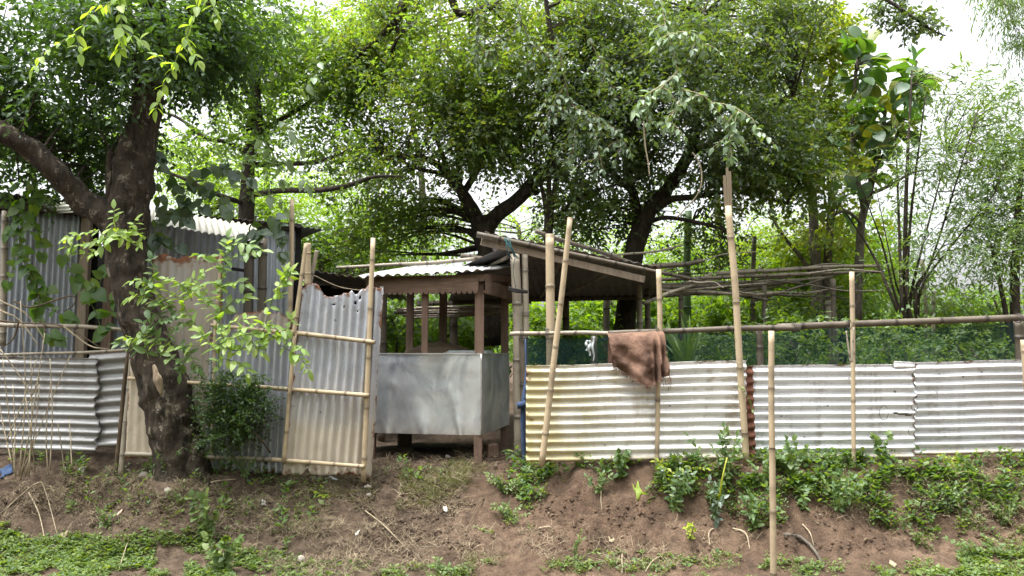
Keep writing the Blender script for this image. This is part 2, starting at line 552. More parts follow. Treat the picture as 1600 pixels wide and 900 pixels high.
M['lf_far'] = leaf_mat('lf_far', [(0.07, 0.125, 0.035), (0.09, 0.145, 0.045), (0.06, 0.105, 0.03)], 0.45, 0.04)

# ------------------------------------------------------------------ the ground: road edge, bank, yard, one sheet to the horizon
# profile of the bank (depth, height) at several places along it, given by x at the bank
PROF_X = np.array([-60.0, -4.6, -3.2, -2.45, -1.6, -0.95, -0.45, 0.05, 0.6, 1.6, 4.2, 60.0])
_L = [(4.9, .0), (5.55, .02), (5.92, .1), (6.1, .27), (6.3, .5), (6.55, .63), (7.2, .64)]
_GT = [(4.9, .0), (5.3, .02), (5.62, .1), (5.95, .27), (6.2, .47), (6.45, .55), (7.2, .62)]
_PA = [(4.8, .0), (5.1, .02), (5.45, .1), (5.85, .26), (6.3, .5), (6.8, .6), (7.2, .62)]
_RB = [(4.9, .0), (5.3, .03), (5.55, .1), (5.76, .31), (5.95, .57), (6.08, .63), (7.2, .64)]
PROFS = np.array([_L, _L, _L, _L, _GT, _GT, _PA, _PA, _RB, _RB, _RB, _RB])


def H0(x, y):
    x, y = np.asarray(x, float), np.asarray(y, float)
    xs = x + 0.12 * vnoise(np.stack((x * 1.7, y * 0.6, x * 0), -1))
    i = np.clip(np.searchsorted(PROF_X, xs) - 1, 0, len(PROF_X) - 2)
    t = np.clip((xs - PROF_X[i]) / (PROF_X[i + 1] - PROF_X[i]), 0, 1)
    pr = PROFS[i] * (1 - t)[..., None, None] + PROFS[i + 1] * t[..., None, None]
    z = np.zeros_like(x)
    z = np.where(y <= pr[..., 0, 0], pr[..., 0, 1], z)
    for k in range(pr.shape[-2] - 1):
        a, b = pr[..., k, :], pr[..., k + 1, :]
        f = np.clip((y - a[..., 0]) / (b[..., 0] - a[..., 0]), 0, 1)
        z = np.where((y > a[..., 0]), a[..., 1] + (b[..., 1] - a[..., 1]) * f, z)
    return z


TRUNK = P(285, 745, 6.3)


def H(x, y):
    x, y = np.asarray(x, float), np.asarray(y, float)
    dy = 0.09 * fbm(np.stack((x * 1.9, y * 0 + 3.1, y * 0), -1), 3)
    z = H0(x, y + dy)
    slope = np.clip((H0(x, y + dy + .06) - H0(x, y + dy - .06)) / 0.12, 0, 1.5)
    near = np.clip((14 - np.abs(y)) / 6, 0, 1)
    q = np.stack((x, y, z * 0), -1)
    z = z + near * (0.014 + 0.036 * slope) * fbm(q * 5.5, 4, 0.62)
    rill = np.clip(1 - np.abs(fbm(np.stack((x * 3.3, y * .5, z * 0 + 9), -1), 3)) * 2.6, 0, 1) ** 2
    z = z - near * slope * .05 * rill
    z = z + near * 0.008 * vnoise(q * 31) + near * .02 * vnoise(q * 1.3)
    d = np.hypot(x - TRUNK[0], y - TRUNK[1])
    z = np.maximum(z, np.where(d < 1.2, 0.5 - 1.0 * np.maximum(0, d - .27) + .02 * vnoise(q * 5), -9))
    return z


def lines(a, b, step, far, grow=1.22):
    core = list(np.arange(a, b + 1e-6, step))
    s, lo, hi = step, [], []
    v = a
    while v > -far:
        s *= grow
        v -= s
        lo.append(v)
    s, v = step, b
    while v < far:
        s *= grow
        v += s
        hi.append(v)
    return np.array(lo[::-1] + core + hi)


gx, gy = lines(-5.2, 5.4, 0.024, 700), lines(4.6, 7.2, 0.018, 900)
GX, GY = np.meshgrid(gx, gy)
GZ = H(GX, GY)
GZ = np.where(GY < -1, GZ - 0.0, GZ)


def soil():
    m = NT('soil')
    p = m.pos()
    a = m.noise(p, 2.2, 6, 0.62, 0.3)
    b = m.noise(p, 13.0, 8, 0.68)
    c_ = m.noise(p, 70.0, 5, 0.7)
    c = m.ramp(a, [(0.3, (0.06, 0.04, 0.028)), (0.5, (0.125, 0.083, 0.056)), (0.72, (0.2, 0.138, 0.096))])
    c = m.mix(m.ramp(b, [(0.35, 0.75), (0.55, 0.0)]), c, (0.05, 0.034, 0.024))
    c = m.mix(m.ramp(b, [(0.6, 0.0), (0.75, 0.55)]), c, (0.22, 0.165, 0.115))
    c = m.mix(m.ramp(c_, [(0.38, 0.6), (0.5, 0.0)]), c, (0.06, 0.042, 0.03))
    # the soil turns darker from the bank into the yard
    s = m.n('SeparateXYZ')
    m.l(p, s.inputs[0])
    yd = m.math('ADD', s.outputs[1], m.math('MULTIPLY', m.math('SUBTRACT', a, 0.5), 1.2))
    c = m.mix(m.ramp(m.math('MULTIPLY', yd, 0.1), [(0.6, 0.0), (0.665, 0.55)]), c, (0.065, 0.045, 0.032))
    lf = m.math('ADD', m.math('MULTIPLY', s.outputs[0], -0.1), m.math('MULTIPLY', m.math('SUBTRACT', a, 0.5), 0.2))
    c = m.mix(m.ramp(lf, [(-0.03, 0.0), (0.1, 0.7)]), c, m.ramp(b, [(.35, (0.035, 0.026, 0.019)), (.5, (0.075, 0.056, 0.04)), (.68, (0.15, 0.118, 0.085))]))
    # damp trodden track that runs from the cart down to the road
    tx_ = m.math('ABSOLUTE', m.math('ADD', m.math('ADD', s.outputs[0], .78), m.math('MULTIPLY', m.math('SUBTRACT', a, .5), 1.1)))
    tk = m.math('MULTIPLY', m.ramp(tx_, [(.1, 1.0), (.42, 0.0)]), m.ramp(m.math('MULTIPLY', s.outputs[1], .1), [(.52, .25), (.58, .8)]))
    c = m.mix(tk, c, m.ramp(b, [(.35, (0.028, 0.02, 0.014)), (.65, (0.085, 0.06, 0.042))]))
    h = m.math('ADD', m.math('MULTIPLY', b, 1.0), m.math('MULTIPLY', c_, 0.45))
    m.principled(Base_Color=c, Roughness=0.95, Normal=m.bump(h, 0.9, 0.035), Specular_IOR_Level=0.15)
    return m.mat


M['soil'] = soil()
g = Geo()
g.add(np.stack((GX, GY, GZ), -1), grid_faces(len(gx), len(gy)))
g.build('ground', M['soil'], kind='structure')


def Gs(px, py):
    """where the lines of sight through these spots of the photograph meet the ground"""
    px, py = np.asarray(px, float), np.asarray(py, float)
    u, v = (px - 800) / F_PX, (450 - py) / F_PX
    dirs = np.stack((u, CT - v * ST, ST + v * CT), -1)
    dirs = dirs / dirs[:, 1:2]
    Y = np.arange(4.2, 14.2, 0.1)
    q = dirs[:, None] * Y[None, :, None] + np.array((0, 0, EYE))
    below = q[..., 2] < H(q[..., 0], q[..., 1])
    k = np.argmax(below, 1)
    hi = np.where(below.any(1), Y[k], 14.0)
    lo = hi - .1
    for _ in range(5):
        m = (lo + hi) / 2
        p = dirs * m[:, None] + np.array((0, 0, EYE))
        dn = p[:, 2] < H(p[:, 0], p[:, 1])
        hi, lo = np.where(dn, m, hi), np.where(dn, lo, m)
    return dirs * hi[:, None] + np.array((0, 0, EYE))


def G(px, py):
    return Gs([px], [py])[0]


def Gxy(px, Y):
    x = P(px, 553, Y)[0]
    return np.array((x, Y, float(H(x, Y))))


def to_px(p):
    p = np.asarray(p, float)
    y, z = p[..., 1], p[..., 2] - EYE
    dep = y * CT + z * ST
    return 800 + p[..., 0] / dep * F_PX, 450 - (z * CT - y * ST) / dep * F_PX


# ------------------------------------------------------------------ builders used by the objects
def bamboo(p0, p1, r0, r1, spacing=0.27, bend=0.0, sides=10, mid=None, seed=0, bulge=0.15):
    rng = np.random.default_rng(seed)
    p0, p1 = np.asarray(p0, float), np.asarray(p1, float)
    L = np.linalg.norm(p1 - p0)
    off = rng.uniform(0.2, 0.8)
    js = (np.arange(0, int(L / spacing) + 2) + off) * spacing
    js = js[js < L - 0.02]
    st = [(0, 1.0), (L, 1.0)]
    for j in js:
        for dd, k in ((-.02, 1.0), (-.007, 1 + bulge), (.004, 1 + bulge * .8), (.009, .97), (.025, 1.0)):
            if 0 < j + dd < L:
                st.append((j + dd, k))
    for t in np.linspace(0.05, .95, 14):
        st.append((t * L, 1.0))
    st.sort()
    s = np.array([a for a, b in st])
    k = np.array([b for a, b in st])
    t = s / L
    c = p0 + (p1 - p0) * t[:, None]
    if mid is not None:
        w = 4 * t * (1 - t)
        c = c + np.asarray(mid)[None] * w[:, None]
    side = rng.normal(size=3)
    side -= nrm(p1 - p0) * np.dot(side, nrm(p1 - p0))
    c = c + nrm(side) * (bend * np.sin(np.pi * t * 1.0) + bend * .35 * np.sin(np.pi * t * 3.1 + 1))[:, None]
    rr = (r0 + (r1 - r0) * t) * k
    tan = nrm(p1 - p0)
    ref = np.array((0.2, 1.0, 0.1)) if abs(tan[1]) < 0.8 else np.array((1.0, 0, 0))
    a = nrm(np.cross(tan, ref))
    b = np.cross(tan, a)
    th = np.linspace(0, 2 * np.pi, sides + 1)
    v = c[:, None] + rr[:, None, None] * (a * np.cos(th)[:, None] + b * np.sin(th)[:, None])[None]
    uv = np.stack(np.broadcast_arrays(th[None] / (2 * np.pi), ((s - off * spacing) / spacing)[:, None]), -1)
    f = grid_faces(sides + 1, len(s))
    v = v.reshape(-1, 3)
    n0 = len(v)
    # hollow ends: a wall and a floor inside
    v = np.concatenate((v, [c[0], c[-1] - nrm(p1 - p0) * rr[-1] * 0.6]))
    uv = np.concatenate((uv.reshape(-1, 2), [(0, .3), (0, .3)]))
    e = np.arange(sides)
    tri = np.concatenate((np.stack((np.full(sides, n0), e + 1, e), -1),
                          np.stack((np.full(sides, n0 + 1), n0 - sides - 1 + e, n0 - sides - 1 + e + 1), -1)))
    f = np.concatenate((f[:, [0, 1, 2]], f[:, [0, 2, 3]], tri))
    return v, f, uv


def pole(name, p0, p1, r0, r1, mat, parent=None, seed=0, **k):
    v, f, uv = bamboo(p0, p1, r0, r1, seed=seed, **k)
    return Geo().add(v, f, 0, True, uv).build(name, mat, parent)


def sheet(name, c, n, mat, parent, amp=0.0175, across='v', nu=36, per=8, warp=0.006, edge=None, cut=None, seed=0, label=None, phase=0.0, thick=True):
    """a corrugated sheet between four corners (bottom left, bottom right, top right, top left); the waves run across u or v"""
    bl, br, tr, tl = [np.asarray(q, float) for q in c]
    na, nb = (nu, n * per + 1) if across == 'v' else (n * per + 1, nu)
    u, v = np.meshgrid(np.linspace(0, 1, na), np.linspace(0, 1, nb))
    u0, v0 = u, v
    if edge:
        u, v = edge(u, v)
    q = (bl * ((1 - u) * (1 - v))[..., None] + br * (u * (1 - v))[..., None] + tr * (u * v)[..., None] + tl * ((1 - u) * v)[..., None])
    nn = nrm(np.cross(br - bl, tl - bl))
    w = (v0 if across == 'v' else u0) * n * 2 * np.pi + phase
    wave = np.sin(w)
    q = q + nn * (amp * wave * (.95 + .28 * fbm(q * 2.6 + seed * 3.1, 2)) + warp * fbm(q * 1.9 + seed, 3) + 0.0025 * vnoise(q * 14 + seed))[..., None]
    f = grid_faces(na, nb)
    if cut is not None:
        ctr_u, ctr_v = u0.ravel()[f].mean(1), v0.ravel()[f].mean(1)
        f = f[~cut(ctr_u, ctr_v)]
    uv = np.stack((u0, v0), -1).reshape(-1, 2)
    g = Geo().add(q, f, 0, True, uv)
    o = g.build(name, mat, parent, label=label)
    if thick:
        md = o.modifiers.new('gauge', 'SOLIDIFY')
        md.thickness, md.offset = 0.0022, 0
    return o


LEAF5 = (np.array([(0, 0, 0), (.42, .5, .07), (.42, -.5, .07), (.5, 0, 0), (1, 0, -.12)]),
         np.array([(0, 2, 3), (0, 3, 1), (2, 4, 3), (3, 4, 1)]))


def leaves(base, axis, normal, L, Wd):
    """many small folded leaves at once: base points, long axes, upper sides, lengths, widths"""
    base, axis = np.asarray(base, float), nrm(axis)
    side = nrm(np.cross(normal, axis))
    up = np.cross(axis, side)
    L, Wd = np.broadcast_to(L, len(base)), np.broadcast_to(Wd, len(base))
    T, F = LEAF5
    v = (base[:, None] + axis[:, None] * (T[None, :, 0, None] * L[:, None, None])
         + side[:, None] * (T[None, :, 1, None] * Wd[:, None, None]) + up[:, None] * (T[None, :, 2, None] * L[:, None, None]))
    f = F[None] + (np.arange(len(base)) * 5)[:, None, None]
    return v.reshape(-1, 3), f.reshape(-1, 3)


def twigs(rng, origin, dirs, n, tl, ll, lw, droop=0.35, lift=0.6, pinnate=False, sag=0.25):
    """short twigs that each carry n leaves in two ranks; returns leaf geometry and the twigs' end points"""
    N = len(origin)
    t = (np.arange(n) + 0.6) / n
    dirs = nrm(dirs)
    tls = tl * rng.uniform(0.6, 1.3, N)
    pos = origin[:, None] + dirs[:, None] * (t[None, :, None] * tls[:, None, None])
    pos[..., 2] -= sag * tls[:, None] * t[None] ** 2
    up = np.array((0, 0, 1.0))
    side = nrm(np.cross(dirs, up) + rng.normal(0, 0.25, (N, 3)))
    sg = np.where(np.arange(n) % 2 == 0, 1.0, -1.0)
    sgn = np.broadcast_to(sg[None], (N, n)).copy()
    ax = dirs[:, None] * (0.25 if pinnate else 0.55) + side[:, None] * sgn[..., None] + rng.normal(0, 0.12 if pinnate else 0.38, (N, n, 3))
    ax[..., 2] -= droop
    nn = up + rng.normal(0, 0.25 if pinnate else lift, (N, n, 3))
    L = ll * rng.uniform(0.75, 1.15, (N, n)) * rng.uniform(.6, 1.25, (N, 1))
    return leaves(pos.reshape(-1, 3), ax.reshape(-1, 3), nn.reshape(-1, 3), L.ravel(), (L * lw).ravel())


def in_ball(rng, n):
    p = nrm(rng.normal(size=(n, 3)))
    return p * rng.uniform(0.0, 1, (n, 1)) ** (1 / 2.4)


def blob(rng, px, py, Y, rx, ry, rd, k):
    """k clump centres spread through a mass of foliage that covers this patch of the photograph at depth Y"""
    q = in_ball(rng, k * 3)
    c = np.array([P(px + rx * a, py + ry * c_, max(3.4, Y + rd * b)) for a, b, c_ in q])
    if k >= 12:
        c = c[np.argsort(-fbm(c * 1.25 + px * .013, 3) + rng.uniform(0, .35, len(c)))]
    return c[:k]


def crown_geo(g, rng, centres, rad, per, nleaf, tl, ll, lw, mat=0, droop=0.35, out=0.8, pinnate=False, sag=0.25, lift=0.6):
    K = len(centres)
    rr = np.asarray(rad) * rng.uniform(0.6, 1.35, K)
    q = in_ball(rng, K * per).reshape(K, per, 3)
    o = centres[:, None] + q * rr[:, None, None] * np.array((1, 1, .75))
    dr = nrm(q) * out + rng.normal(0, 0.5, q.shape)
    dr[..., 2] -= 0.15
    v, f = twigs(rng, o.reshape(-1, 3), dr.reshape(-1, 3), nleaf, tl, ll, lw, droop, lift, pinnate, sag)
    g.add(v, f, mat, False)
    return g


def branches(g, rng, starts, centres, mat, r0=0.018, r1=0.004, every=1, lift=0.1):
    starts = np.asarray(starts)
    for c in centres[::every]:
        dd = np.linalg.norm(starts - c, axis=1) + np.maximum(0, starts[:, 2] - c[2]) * 0.8
        s = starts[np.argmin(dd)]
        L = np.linalg.norm(c - s)
        m1 = s * .6 + c * .4 + rng.normal(0, .08, 3) * L
        m1[2] += lift * L
        rs = r0 * min(2.2, max(.6, L))
        v, f = tube([s, m1, c], [rs, rs * .55, r1], 5, 8, cap=False)
        g.add(v, f, mat, True)


def px_path(pts):
    """pixel spots with their depth, as places"""
    return np.array([P(a, b, y) for a, b, y in pts])


def limb(name, pts, wid, mat, parent, sides=12, n=None, rough=0.12, rf=7.0, seed=0):
    """pts: (px, py, depth); wid: widths in pixels there"""
    c = px_path(pts)
    r = [px2m(w, p[2]) / 2 for w, p in zip(wid, pts)]
    v, f = tube(c, r, sides, n, rough, rf, True, seed)
    Geo().add(v, f).build(name, mat, parent)
    return spline(c, 24)


# large leaves, each an object of its own; a few shapes are shared
def leaf_shape(name, mat, kind, seed):
    rng = np.random.default_rng(seed)
    n = 7
    t = np.linspace(0, 1, n)
    if kind == 'oval':
        w = 0.24 * np.sin(np.pi * t ** 0.8) ** 0.85
    elif kind == 'lance':
        w = 0.15 * np.sin(np.pi * t ** 0.72) ** 0.9
    elif kind == 'strap':
        w = 0.045 * np.sin(np.pi * t ** 0.6) ** 0.6
    elif kind == 'heart':
        t = np.array([0, .1, .28, .48, .68, .87, 1])
        w = np.array([.02, .34, .45, .4, .27, .11, .004])
    elif kind == 'round':
        w = 0.36 * np.sin(np.pi * t ** 0.9) ** 0.6
    else:
        w = 0.46 * np.sin(np.pi * t ** 0.55) ** 0.75 * (1 - .25 * t)
    w[0], w[-1] = 0.008, 0.004
    cur = rng.uniform(-.05, .3)
    fold = rng.uniform(0.05, 0.35)
    tw = rng.uniform(-.3, .3)
    v = []
    for i, s in enumerate(t):
        z = -cur * s * s
        for k in (-1, 0, 1):
            yy = k * w[i]
            v.append((s - (.13 * abs(k) if kind == 'heart' and i == 1 else 0), yy * math.cos(tw * s), z + abs(k) * w[i] * fold + yy * math.sin(tw * s) + rng.normal(0, .008)))
    me = Geo().add(v, grid_faces(3, n), 0, True).mesh(name, mat)
    return me


SHAPES = {}


def shapes(mat, kind):
    k = (mat, kind)
    if k not in SHAPES:
        SHAPES[k] = [leaf_shape('leaf_shape', M[mat], kind, i + 5) for i in range(5)]
    return SHAPES[k]


def put_leaf(rng, parent, base, axis, normal, L, mat, kind, name='leaf'):
    a = nrm(axis)
    s = nrm(np.cross(normal, a))
    u = np.cross(a, s)
    m4 = Matrix(((a[0] * L, s[0] * L, u[0] * L, base[0]), (a[1] * L, s[1] * L, u[1] * L, base[1]),
                 (a[2] * L, s[2] * L, u[2] * L, base[2]), (0, 0, 0, 1)))
    sh = shapes(mat, kind)
    return link(name, sh[rng.integers(len(sh))], parent, m4)


def sprig(rng, parent, path, gap, ll, mat, kind, stem_mat='stem_green', r=0.004, spread=1.0, droop=0.3, face=(0, -0.5, 0.8), pair=True, start=0.12, tip=True, jit=.35):
    """a leafy stem: the stem is one part, every leaf a part"""
    c = np.asarray(path)
    L = np.linalg.norm(np.diff(spline(c, 30), axis=0), axis=1).sum()
    n = max(2, int(L / gap))
    v, f = tube(c, [r, r * .4], 5, max(8, n), cap=False)
    Geo().add(v, f).build('stem', M[stem_mat], parent)
    s = spline(c, n * 2 + 1)
    tan = nrm(np.gradient(s, axis=0))
    cnt = 0
    i0 = int(start * 2 * n)
    for i in range(i0, 2 * n + 1, 2):
        fwd = tan[i]
        sd_ = nrm(np.cross(fwd, np.array(face)) + rng.normal(0, .3, 3))
        for sg in ((1, -1) if pair else (1 if (i // 2) % 2 else -1,)):
            ax = fwd * 0.5 + sd_ * sg * spread + rng.normal(0, jit * .7, 3)
            ax[2] -= droop
            put_leaf(rng, parent, s[i] + rng.normal(0, .003, 3), ax, np.array(face) + rng.normal(0, jit, 3),
                     ll * rng.uniform(.65, 1.2) * (1 - .25 * i / (2 * n)), mat, kind)
            cnt += 1
    if tip:
        put_leaf(rng, parent, s[-1], tan[-1] + np.array((0, 0, -droop * .5)), face, ll * .9, mat, kind)
    return cnt


def side_paths(rng, paths, n, ln, Yj=.05):
    """adds n short side shoots to each stem of a spray, in photograph spots"""
    out = list(paths)
    for p in paths:
        q = np.array(p, float)
        for k in range(n):
            t = rng.uniform(.1, 1) * (len(q) - 1)
            i = min(int(t), len(q) - 2)
            s = q[i] + (q[i + 1] - q[i]) * (t - i)
            a = rng.uniform(-.4, math.pi + .4)
            L = ln * rng.uniform(.5, 1.2)
            e = s + np.array((math.cos(a) * L, abs(math.sin(a)) * L * .8 + L * .25, rng.uniform(-Yj, Yj)))
            m_ = (s + e) / 2 + np.array((0, -L * .12, 0))
            out.append([tuple(s), tuple(m_), tuple(e)])
    return out

# ------------------------------------------------------------------ the fence of three horizontal sheets on the right
YF = 6.05
T = thing('corrugated_fence', 'long low fence of pale horizontal corrugated iron sheets under a grey bamboo rail', 'fence', Gxy(822, YF + .02))


def wav_top(sd, a=0.006):
    def e(u, v):
        return u, v + (a * fbm(np.stack((u * 5, u * 0 + sd, u * 0), -1), 3)) * (0.3 + 0.7 * v)
    return e


def ragged_end(sd, amt, right=True, n=9):
    """the torn, overlapping end of a sheet"""
    def e(u, v):
        w = np.clip((u - .9) / .1, 0, 1) if right else np.clip((.1 - u) / .1, 0, 1)
        return u + (1 if right else -1) * w * amt * fbm(np.stack((v * n, v * 0 + sd, v * 0), -1), 3), v
    return e


cA = [P(822, 722, YF), P(1166, 716, YF + .04), P(1166, 562, YF + .04), P(822, 572, YF)]
sheet('metal_sheet', cA, 11, M['zinc_white'], T, edge=wav_top(2), seed=3, nu=70, label='whitish corrugated sheet stained yellow and mossy at one end', warp=.011)
cR = [P(1160, 715, YF + .06), P(1181, 712, YF + .06), P(1176, 572, YF + .06), P(1158, 572, YF + .06)]
sheet('metal_sheet', cR, 10, M['rusty'], T, nu=6, seed=8, amp=.012, label='narrow rust brown strip at the overlap of two sheets')
cB = [P(1176, 718, YF + .09), P(1431, 716, YF + .15), P(1431, 569, YF + .15), P(1174, 571, YF + .09)]
sheet('metal_sheet', cB, 11, M['zinc_clean'], T, edge=ragged_end(4, .02), seed=12, nu=64, warp=.010,
      cut=lambda u, v: (np.abs(v - .47 - .22 * (0.9 - u)) < .012) & (u > .86) & (u < .985), label='silver corrugated sheet with a torn slit and bent wire at its end')
cC = [P(1429, 710, YF + .19), P(1690, 706, YF + .25), P(1690, 559, YF + .25), P(1399, 566, YF + .19)]
cC[0] = P(1429, 711, YF + .19)
cC[3] = P(1429, 566, YF + .19)
sheet('metal_sheet', cC, 11, M['zinc_end'], T, edge=wav_top(7), seed=22, nu=50, warp=.008, label='silver grey corrugated sheet overlapping its neighbour')
tear = [P(1397, 575, YF + .13), P(1430, 575, YF + .13), P(1430, 566, YF + .13), P(1397, 564, YF + .13)]
sheet('metal_flap', tear, 1, M['zinc_clean'], T, nu=6, per=6, seed=2, amp=.004)
# wire loops that tie the two sheets
for k, (x0, y0, rx, ry) in enumerate(((1381, 645, 7, 11), (1429, 636, 5, 5), (1424, 674, 5, 6))):
    th = np.linspace(0, 5.6, 14)
    v, f = tube([P(x0 + rx * math.cos(t), y0 + ry * math.sin(t), YF + .07) for t in th], [.0022, .0022], 5, 30)
    Geo().add(v, f).build('wire_loop', M['wire'], T)
pole('rail', P(797, 522, YF + .1), P(962, 521, YF + .07), .017, .018, M['bamboo_grey'], T, seed=4, bend=.018, spacing=.3)
pole('rail', P(950, 521, YF + .02), P(1250, 512, YF + .05), .019, .025, M['bamboo_dark'], T, seed=5, bend=.008, spacing=.36)
pole('rail', P(1215, 511, YF + .06), P(1660, 494, YF + .28), .027, .028, M['bamboo_dark'], T, seed=6, bend=-.02, spacing=.4)
pole('post', Gxy(861, 6.3), P(859, 366, 6.3), .038, .036, M['bamboo_fresh'], T, seed=7, spacing=.42)
pole('post', Gxy(1189, 6.3), P(1186, 512, 6.3), .03, .028, M['bamboo_dark'], T, seed=8)
pole('post', Gxy(1595, 6.4), P(1591, 500, 6.4), .04, .038, M['bamboo_dark'], T, seed=9)
pole('post', Gxy(930, 6.3), P(928, 525, 6.3), .026, .024, M['bamboo_dark'], T, seed=9)


def net_mat():
    m = NT('shade_net')
    p = m.pos()
    w = m.noise(m.mapv(p, (3, 3, 14)), 2.0, 4, 0.6)
    df = m.n('BsdfDiffuse')
    m.l(m.mix(w, (0.01, 0.032, 0.03), (0.02, 0.055, 0.058)), df.inputs['Color'])
    tr = m.n('BsdfTransparent')
    mx = m.n('MixShader')
    m.l(m.ramp(w, [(.3, .42), (.7, .6)]), mx.inputs[0])
    m.l(tr.outputs[0], mx.inputs[1])
    m.l(df.outputs[0], mx.inputs[2])
    m.l(mx.outputs[0], m.out.inputs['Surface'])
    return m.mat


M['net'] = net_mat()
u, v = np.meshgrid(np.linspace(0, 1, 90), np.linspace(0, 1, 10))
top = np.array([P(822 + 770 * t, 527 - 10 * t - 14 * max(0, t - .25) + 3 * math.sin(t * 17), YF + .14 + .2 * t) for t in np.linspace(0, 1, 90)])
bot = np.array([P(822 + 770 * t, 640, YF + .2 + .2 * t) for t in np.linspace(0, 1, 90)])
q = top[None] * v[..., None] + bot[None] * (1 - v[..., None])
q[..., 1] += .02 * fbm(np.stack((u * 14, v * 2, u * 0), -1), 3)
Geo().add(q, grid_faces(90, 10)).build('shade_net', M['net'], T, label='dark green see-through shade net between rail and sheets')
# wire ties where poles meet the rail
for k, (x, y, Yt) in enumerate(((855, 521, YF + .0), (1026, 518, YF - .0), (1150, 515, YF + .0), (1329, 507, YF + .06), (1240, 512, YF + .05), (815, 522, YF + .08), (1186, 513, YF + .08), (1591, 497, YF + .22))):
    for j in range(3):
        th = np.linspace(0, 2 * np.pi, 12)
        cpt = P(x + 2 * j - 2, y, Yt)
        v, f = tube([cpt + np.array((.004 * math.sin(3 * t), .045 * math.sin(t), .04 * math.cos(t))) for t in th], [.0022, .0022], 4, 18)
        Geo().add(v, f).build('wire_tie', M['wire'], T)
# pale knotted rags on the rail
for k, (x, y0, y1, w) in enumerate(((921, 532, 556, 5), (927, 526, 564, 3.5), (917, 532, 548, 3.5))):
    c = [P(x + 1.5 * math.sin(i * 1.7 + k), y0 + (y1 - y0) * i / 5, YF + .05 + .006 * math.sin(i * 2)) for i in range(6)]
    v_, f_ = tube(c, [px2m(w, 6) * .4, px2m(w, 6) * .5, px2m(w, 6) * .3], 8, 18, .35, 20, seed=k, flat=.5)
    o = Geo().add(v_, f_).build('knotted_rag', M['cloth_white'])
    o['label'] = ('pale strip of rag hanging from the knot on the rail', 'longest pale rag strip hanging below the rail near the towel',
                  'short pale rag end beside the two longer rag strips')[k]
    o['category'] = 'rag'

# bamboo poles that stand in front of the sheets, each by itself
def standing_pole(label, p0, p1, r0, r1, mat, seed, split=None, **k):
    t = thing('bamboo_pole', label, 'bamboo pole', p0, 'bamboo poles standing along the iron fence')
    pole('culm', p0, p1, r0, r1, M[mat], t, seed=seed, **k)
    return t


a_, b_ = P(846, 728, 5.97), P(891, 340, 5.9)
standing_pole('bamboo pole leaning sideways across the stained end of the white sheet', a_, b_, .026, .021, 'bamboo_fresh', 31, bend=.006, spacing=.34)
standing_pole('thin bamboo pole rising behind the brown towel on the fence', Gxy(1022, 6.04), P(1030, 421, 6.03), .017, .021, 'bamboo_fresh', 32, bend=.012, spacing=.4)
t_ = standing_pole('tallest bamboo pole with split top beside the rusty overlap strip', Gxy(1161, 6.03), P(1138, 322, 6.0), .026, .027, 'bamboo_fresh', 33, bend=-.01, spacing=.52)
for k, (x0, x1, y1) in enumerate(((1134, 1132, 274), (1138, 1136, 262), (1142, 1140, 268))):
    v_, f_ = beam(P(x0, 326, 6.0), P(x1, y1, 6.0), (.021, .018, .02)[k], .014, (0, 1, 0))
    Geo().add(v_, f_, 0, False).build('split_strip', M['bamboo_fresh'], t_)
standing_pole('short bamboo stake standing alone in front of the fence by the road edge', np.array((*P(1209, 905, 5.03)[:2], 0.0)), P(1205, 517, 5.03), .0215, .019, 'bamboo_fresh', 34, bend=.004, spacing=.4)
t_ = standing_pole('wavy thin bamboo pole in front of the second sheet with two split sticks', Gxy(1327, 6.06), P(1331, 425, 6.08), .0165, .02, 'bamboo_fresh', 35, bend=.014, spacing=.38)
for x0, x1, s_ in ((1329, 1322, 517), (1331, 1334, 512)):
    pole('stick', P(x0, 566, 6.0), P(x1, s_, 6.0), .008, .006, M['bamboo_grey'], t_, seed=x0, bulge=.02)
standing_pole('pale bamboo post cut off by the picture edge at the far end of the fence', Gxy(1604, 6.15), P(1600, 531, 6.15), .03, .028, 'bamboo_fresh', 36)

# ------------------------------------------------------------------ towel on the rail


def burlap():
    m = NT('burlap')
    p = m.pos()
    n1 = m.noise(p, 5.0, 4, 0.6)
    n2 = m.noise(p, 30, 5, .7)
    wv = m.noise(m.mapv(p, (160, 160, 160)), 1.0, 2, .5)
    c = m.ramp(n1, [(0.36, (0.075, 0.045, 0.034)), (0.5, (0.135, 0.08, 0.058)), (0.66, (0.22, 0.132, 0.092))])
    c = m.mix(m.ramp(n2, [(.4, 0.), (.75, .5)]), c, (.27, .18, .13))
    m.principled(Base_Color=c, Roughness=0.97, Normal=m.bump(m.math('ADD', n2, m.math('MULTIPLY', wv, .6)), .8, .012), Specular_IOR_Level=.1)
    return m.mat


M['burlap'] = burlap()
T = thing('towel', 'brown frayed burlap towel draped over the bamboo rail', 'towel', P(995, 522, YF))
nu, nv = 60, 56
u, v = np.meshgrid(np.linspace(0, 1, nu), np.linspace(0, 1, nv))
rail_y = 6.08
tx = 950 + 88 * u                                                # on the photograph, left to right
ty = 520 - 5 * u
bx = np.interp(u, [0, .12, .5, .75, .9, 1], [957, 966, 1006, 1024, 1033, 1042])
by = np.interp(u, [0, .1, .3, .5, .7, .85, 1], [574, 574, 588, 602, 601, 592, 586])
q = np.zeros((nv, nu, 3))
for j in range(nv):
    for i in range(nu):
        vv = v[j, i]
        if vv < .2:                                             # behind the rail
            s = (.2 - vv) / .2
            q[j, i] = P(tx[j, i], ty[j, i] + s * 55, rail_y + .035)
            q[j, i][1] += .02 * s
        else:
            s = (vv - .2) / .8
            X, Yp = tx[j, i] + (bx[j, i] - tx[j, i]) * s ** 1.1, ty[j, i] + (by[j, i] - ty[j, i]) * s
            q[j, i] = P(X, Yp, rail_y - .13)
            q[j, i][1] += .11 * math.exp(-s * 20) - .03 * min(1, s * 3)
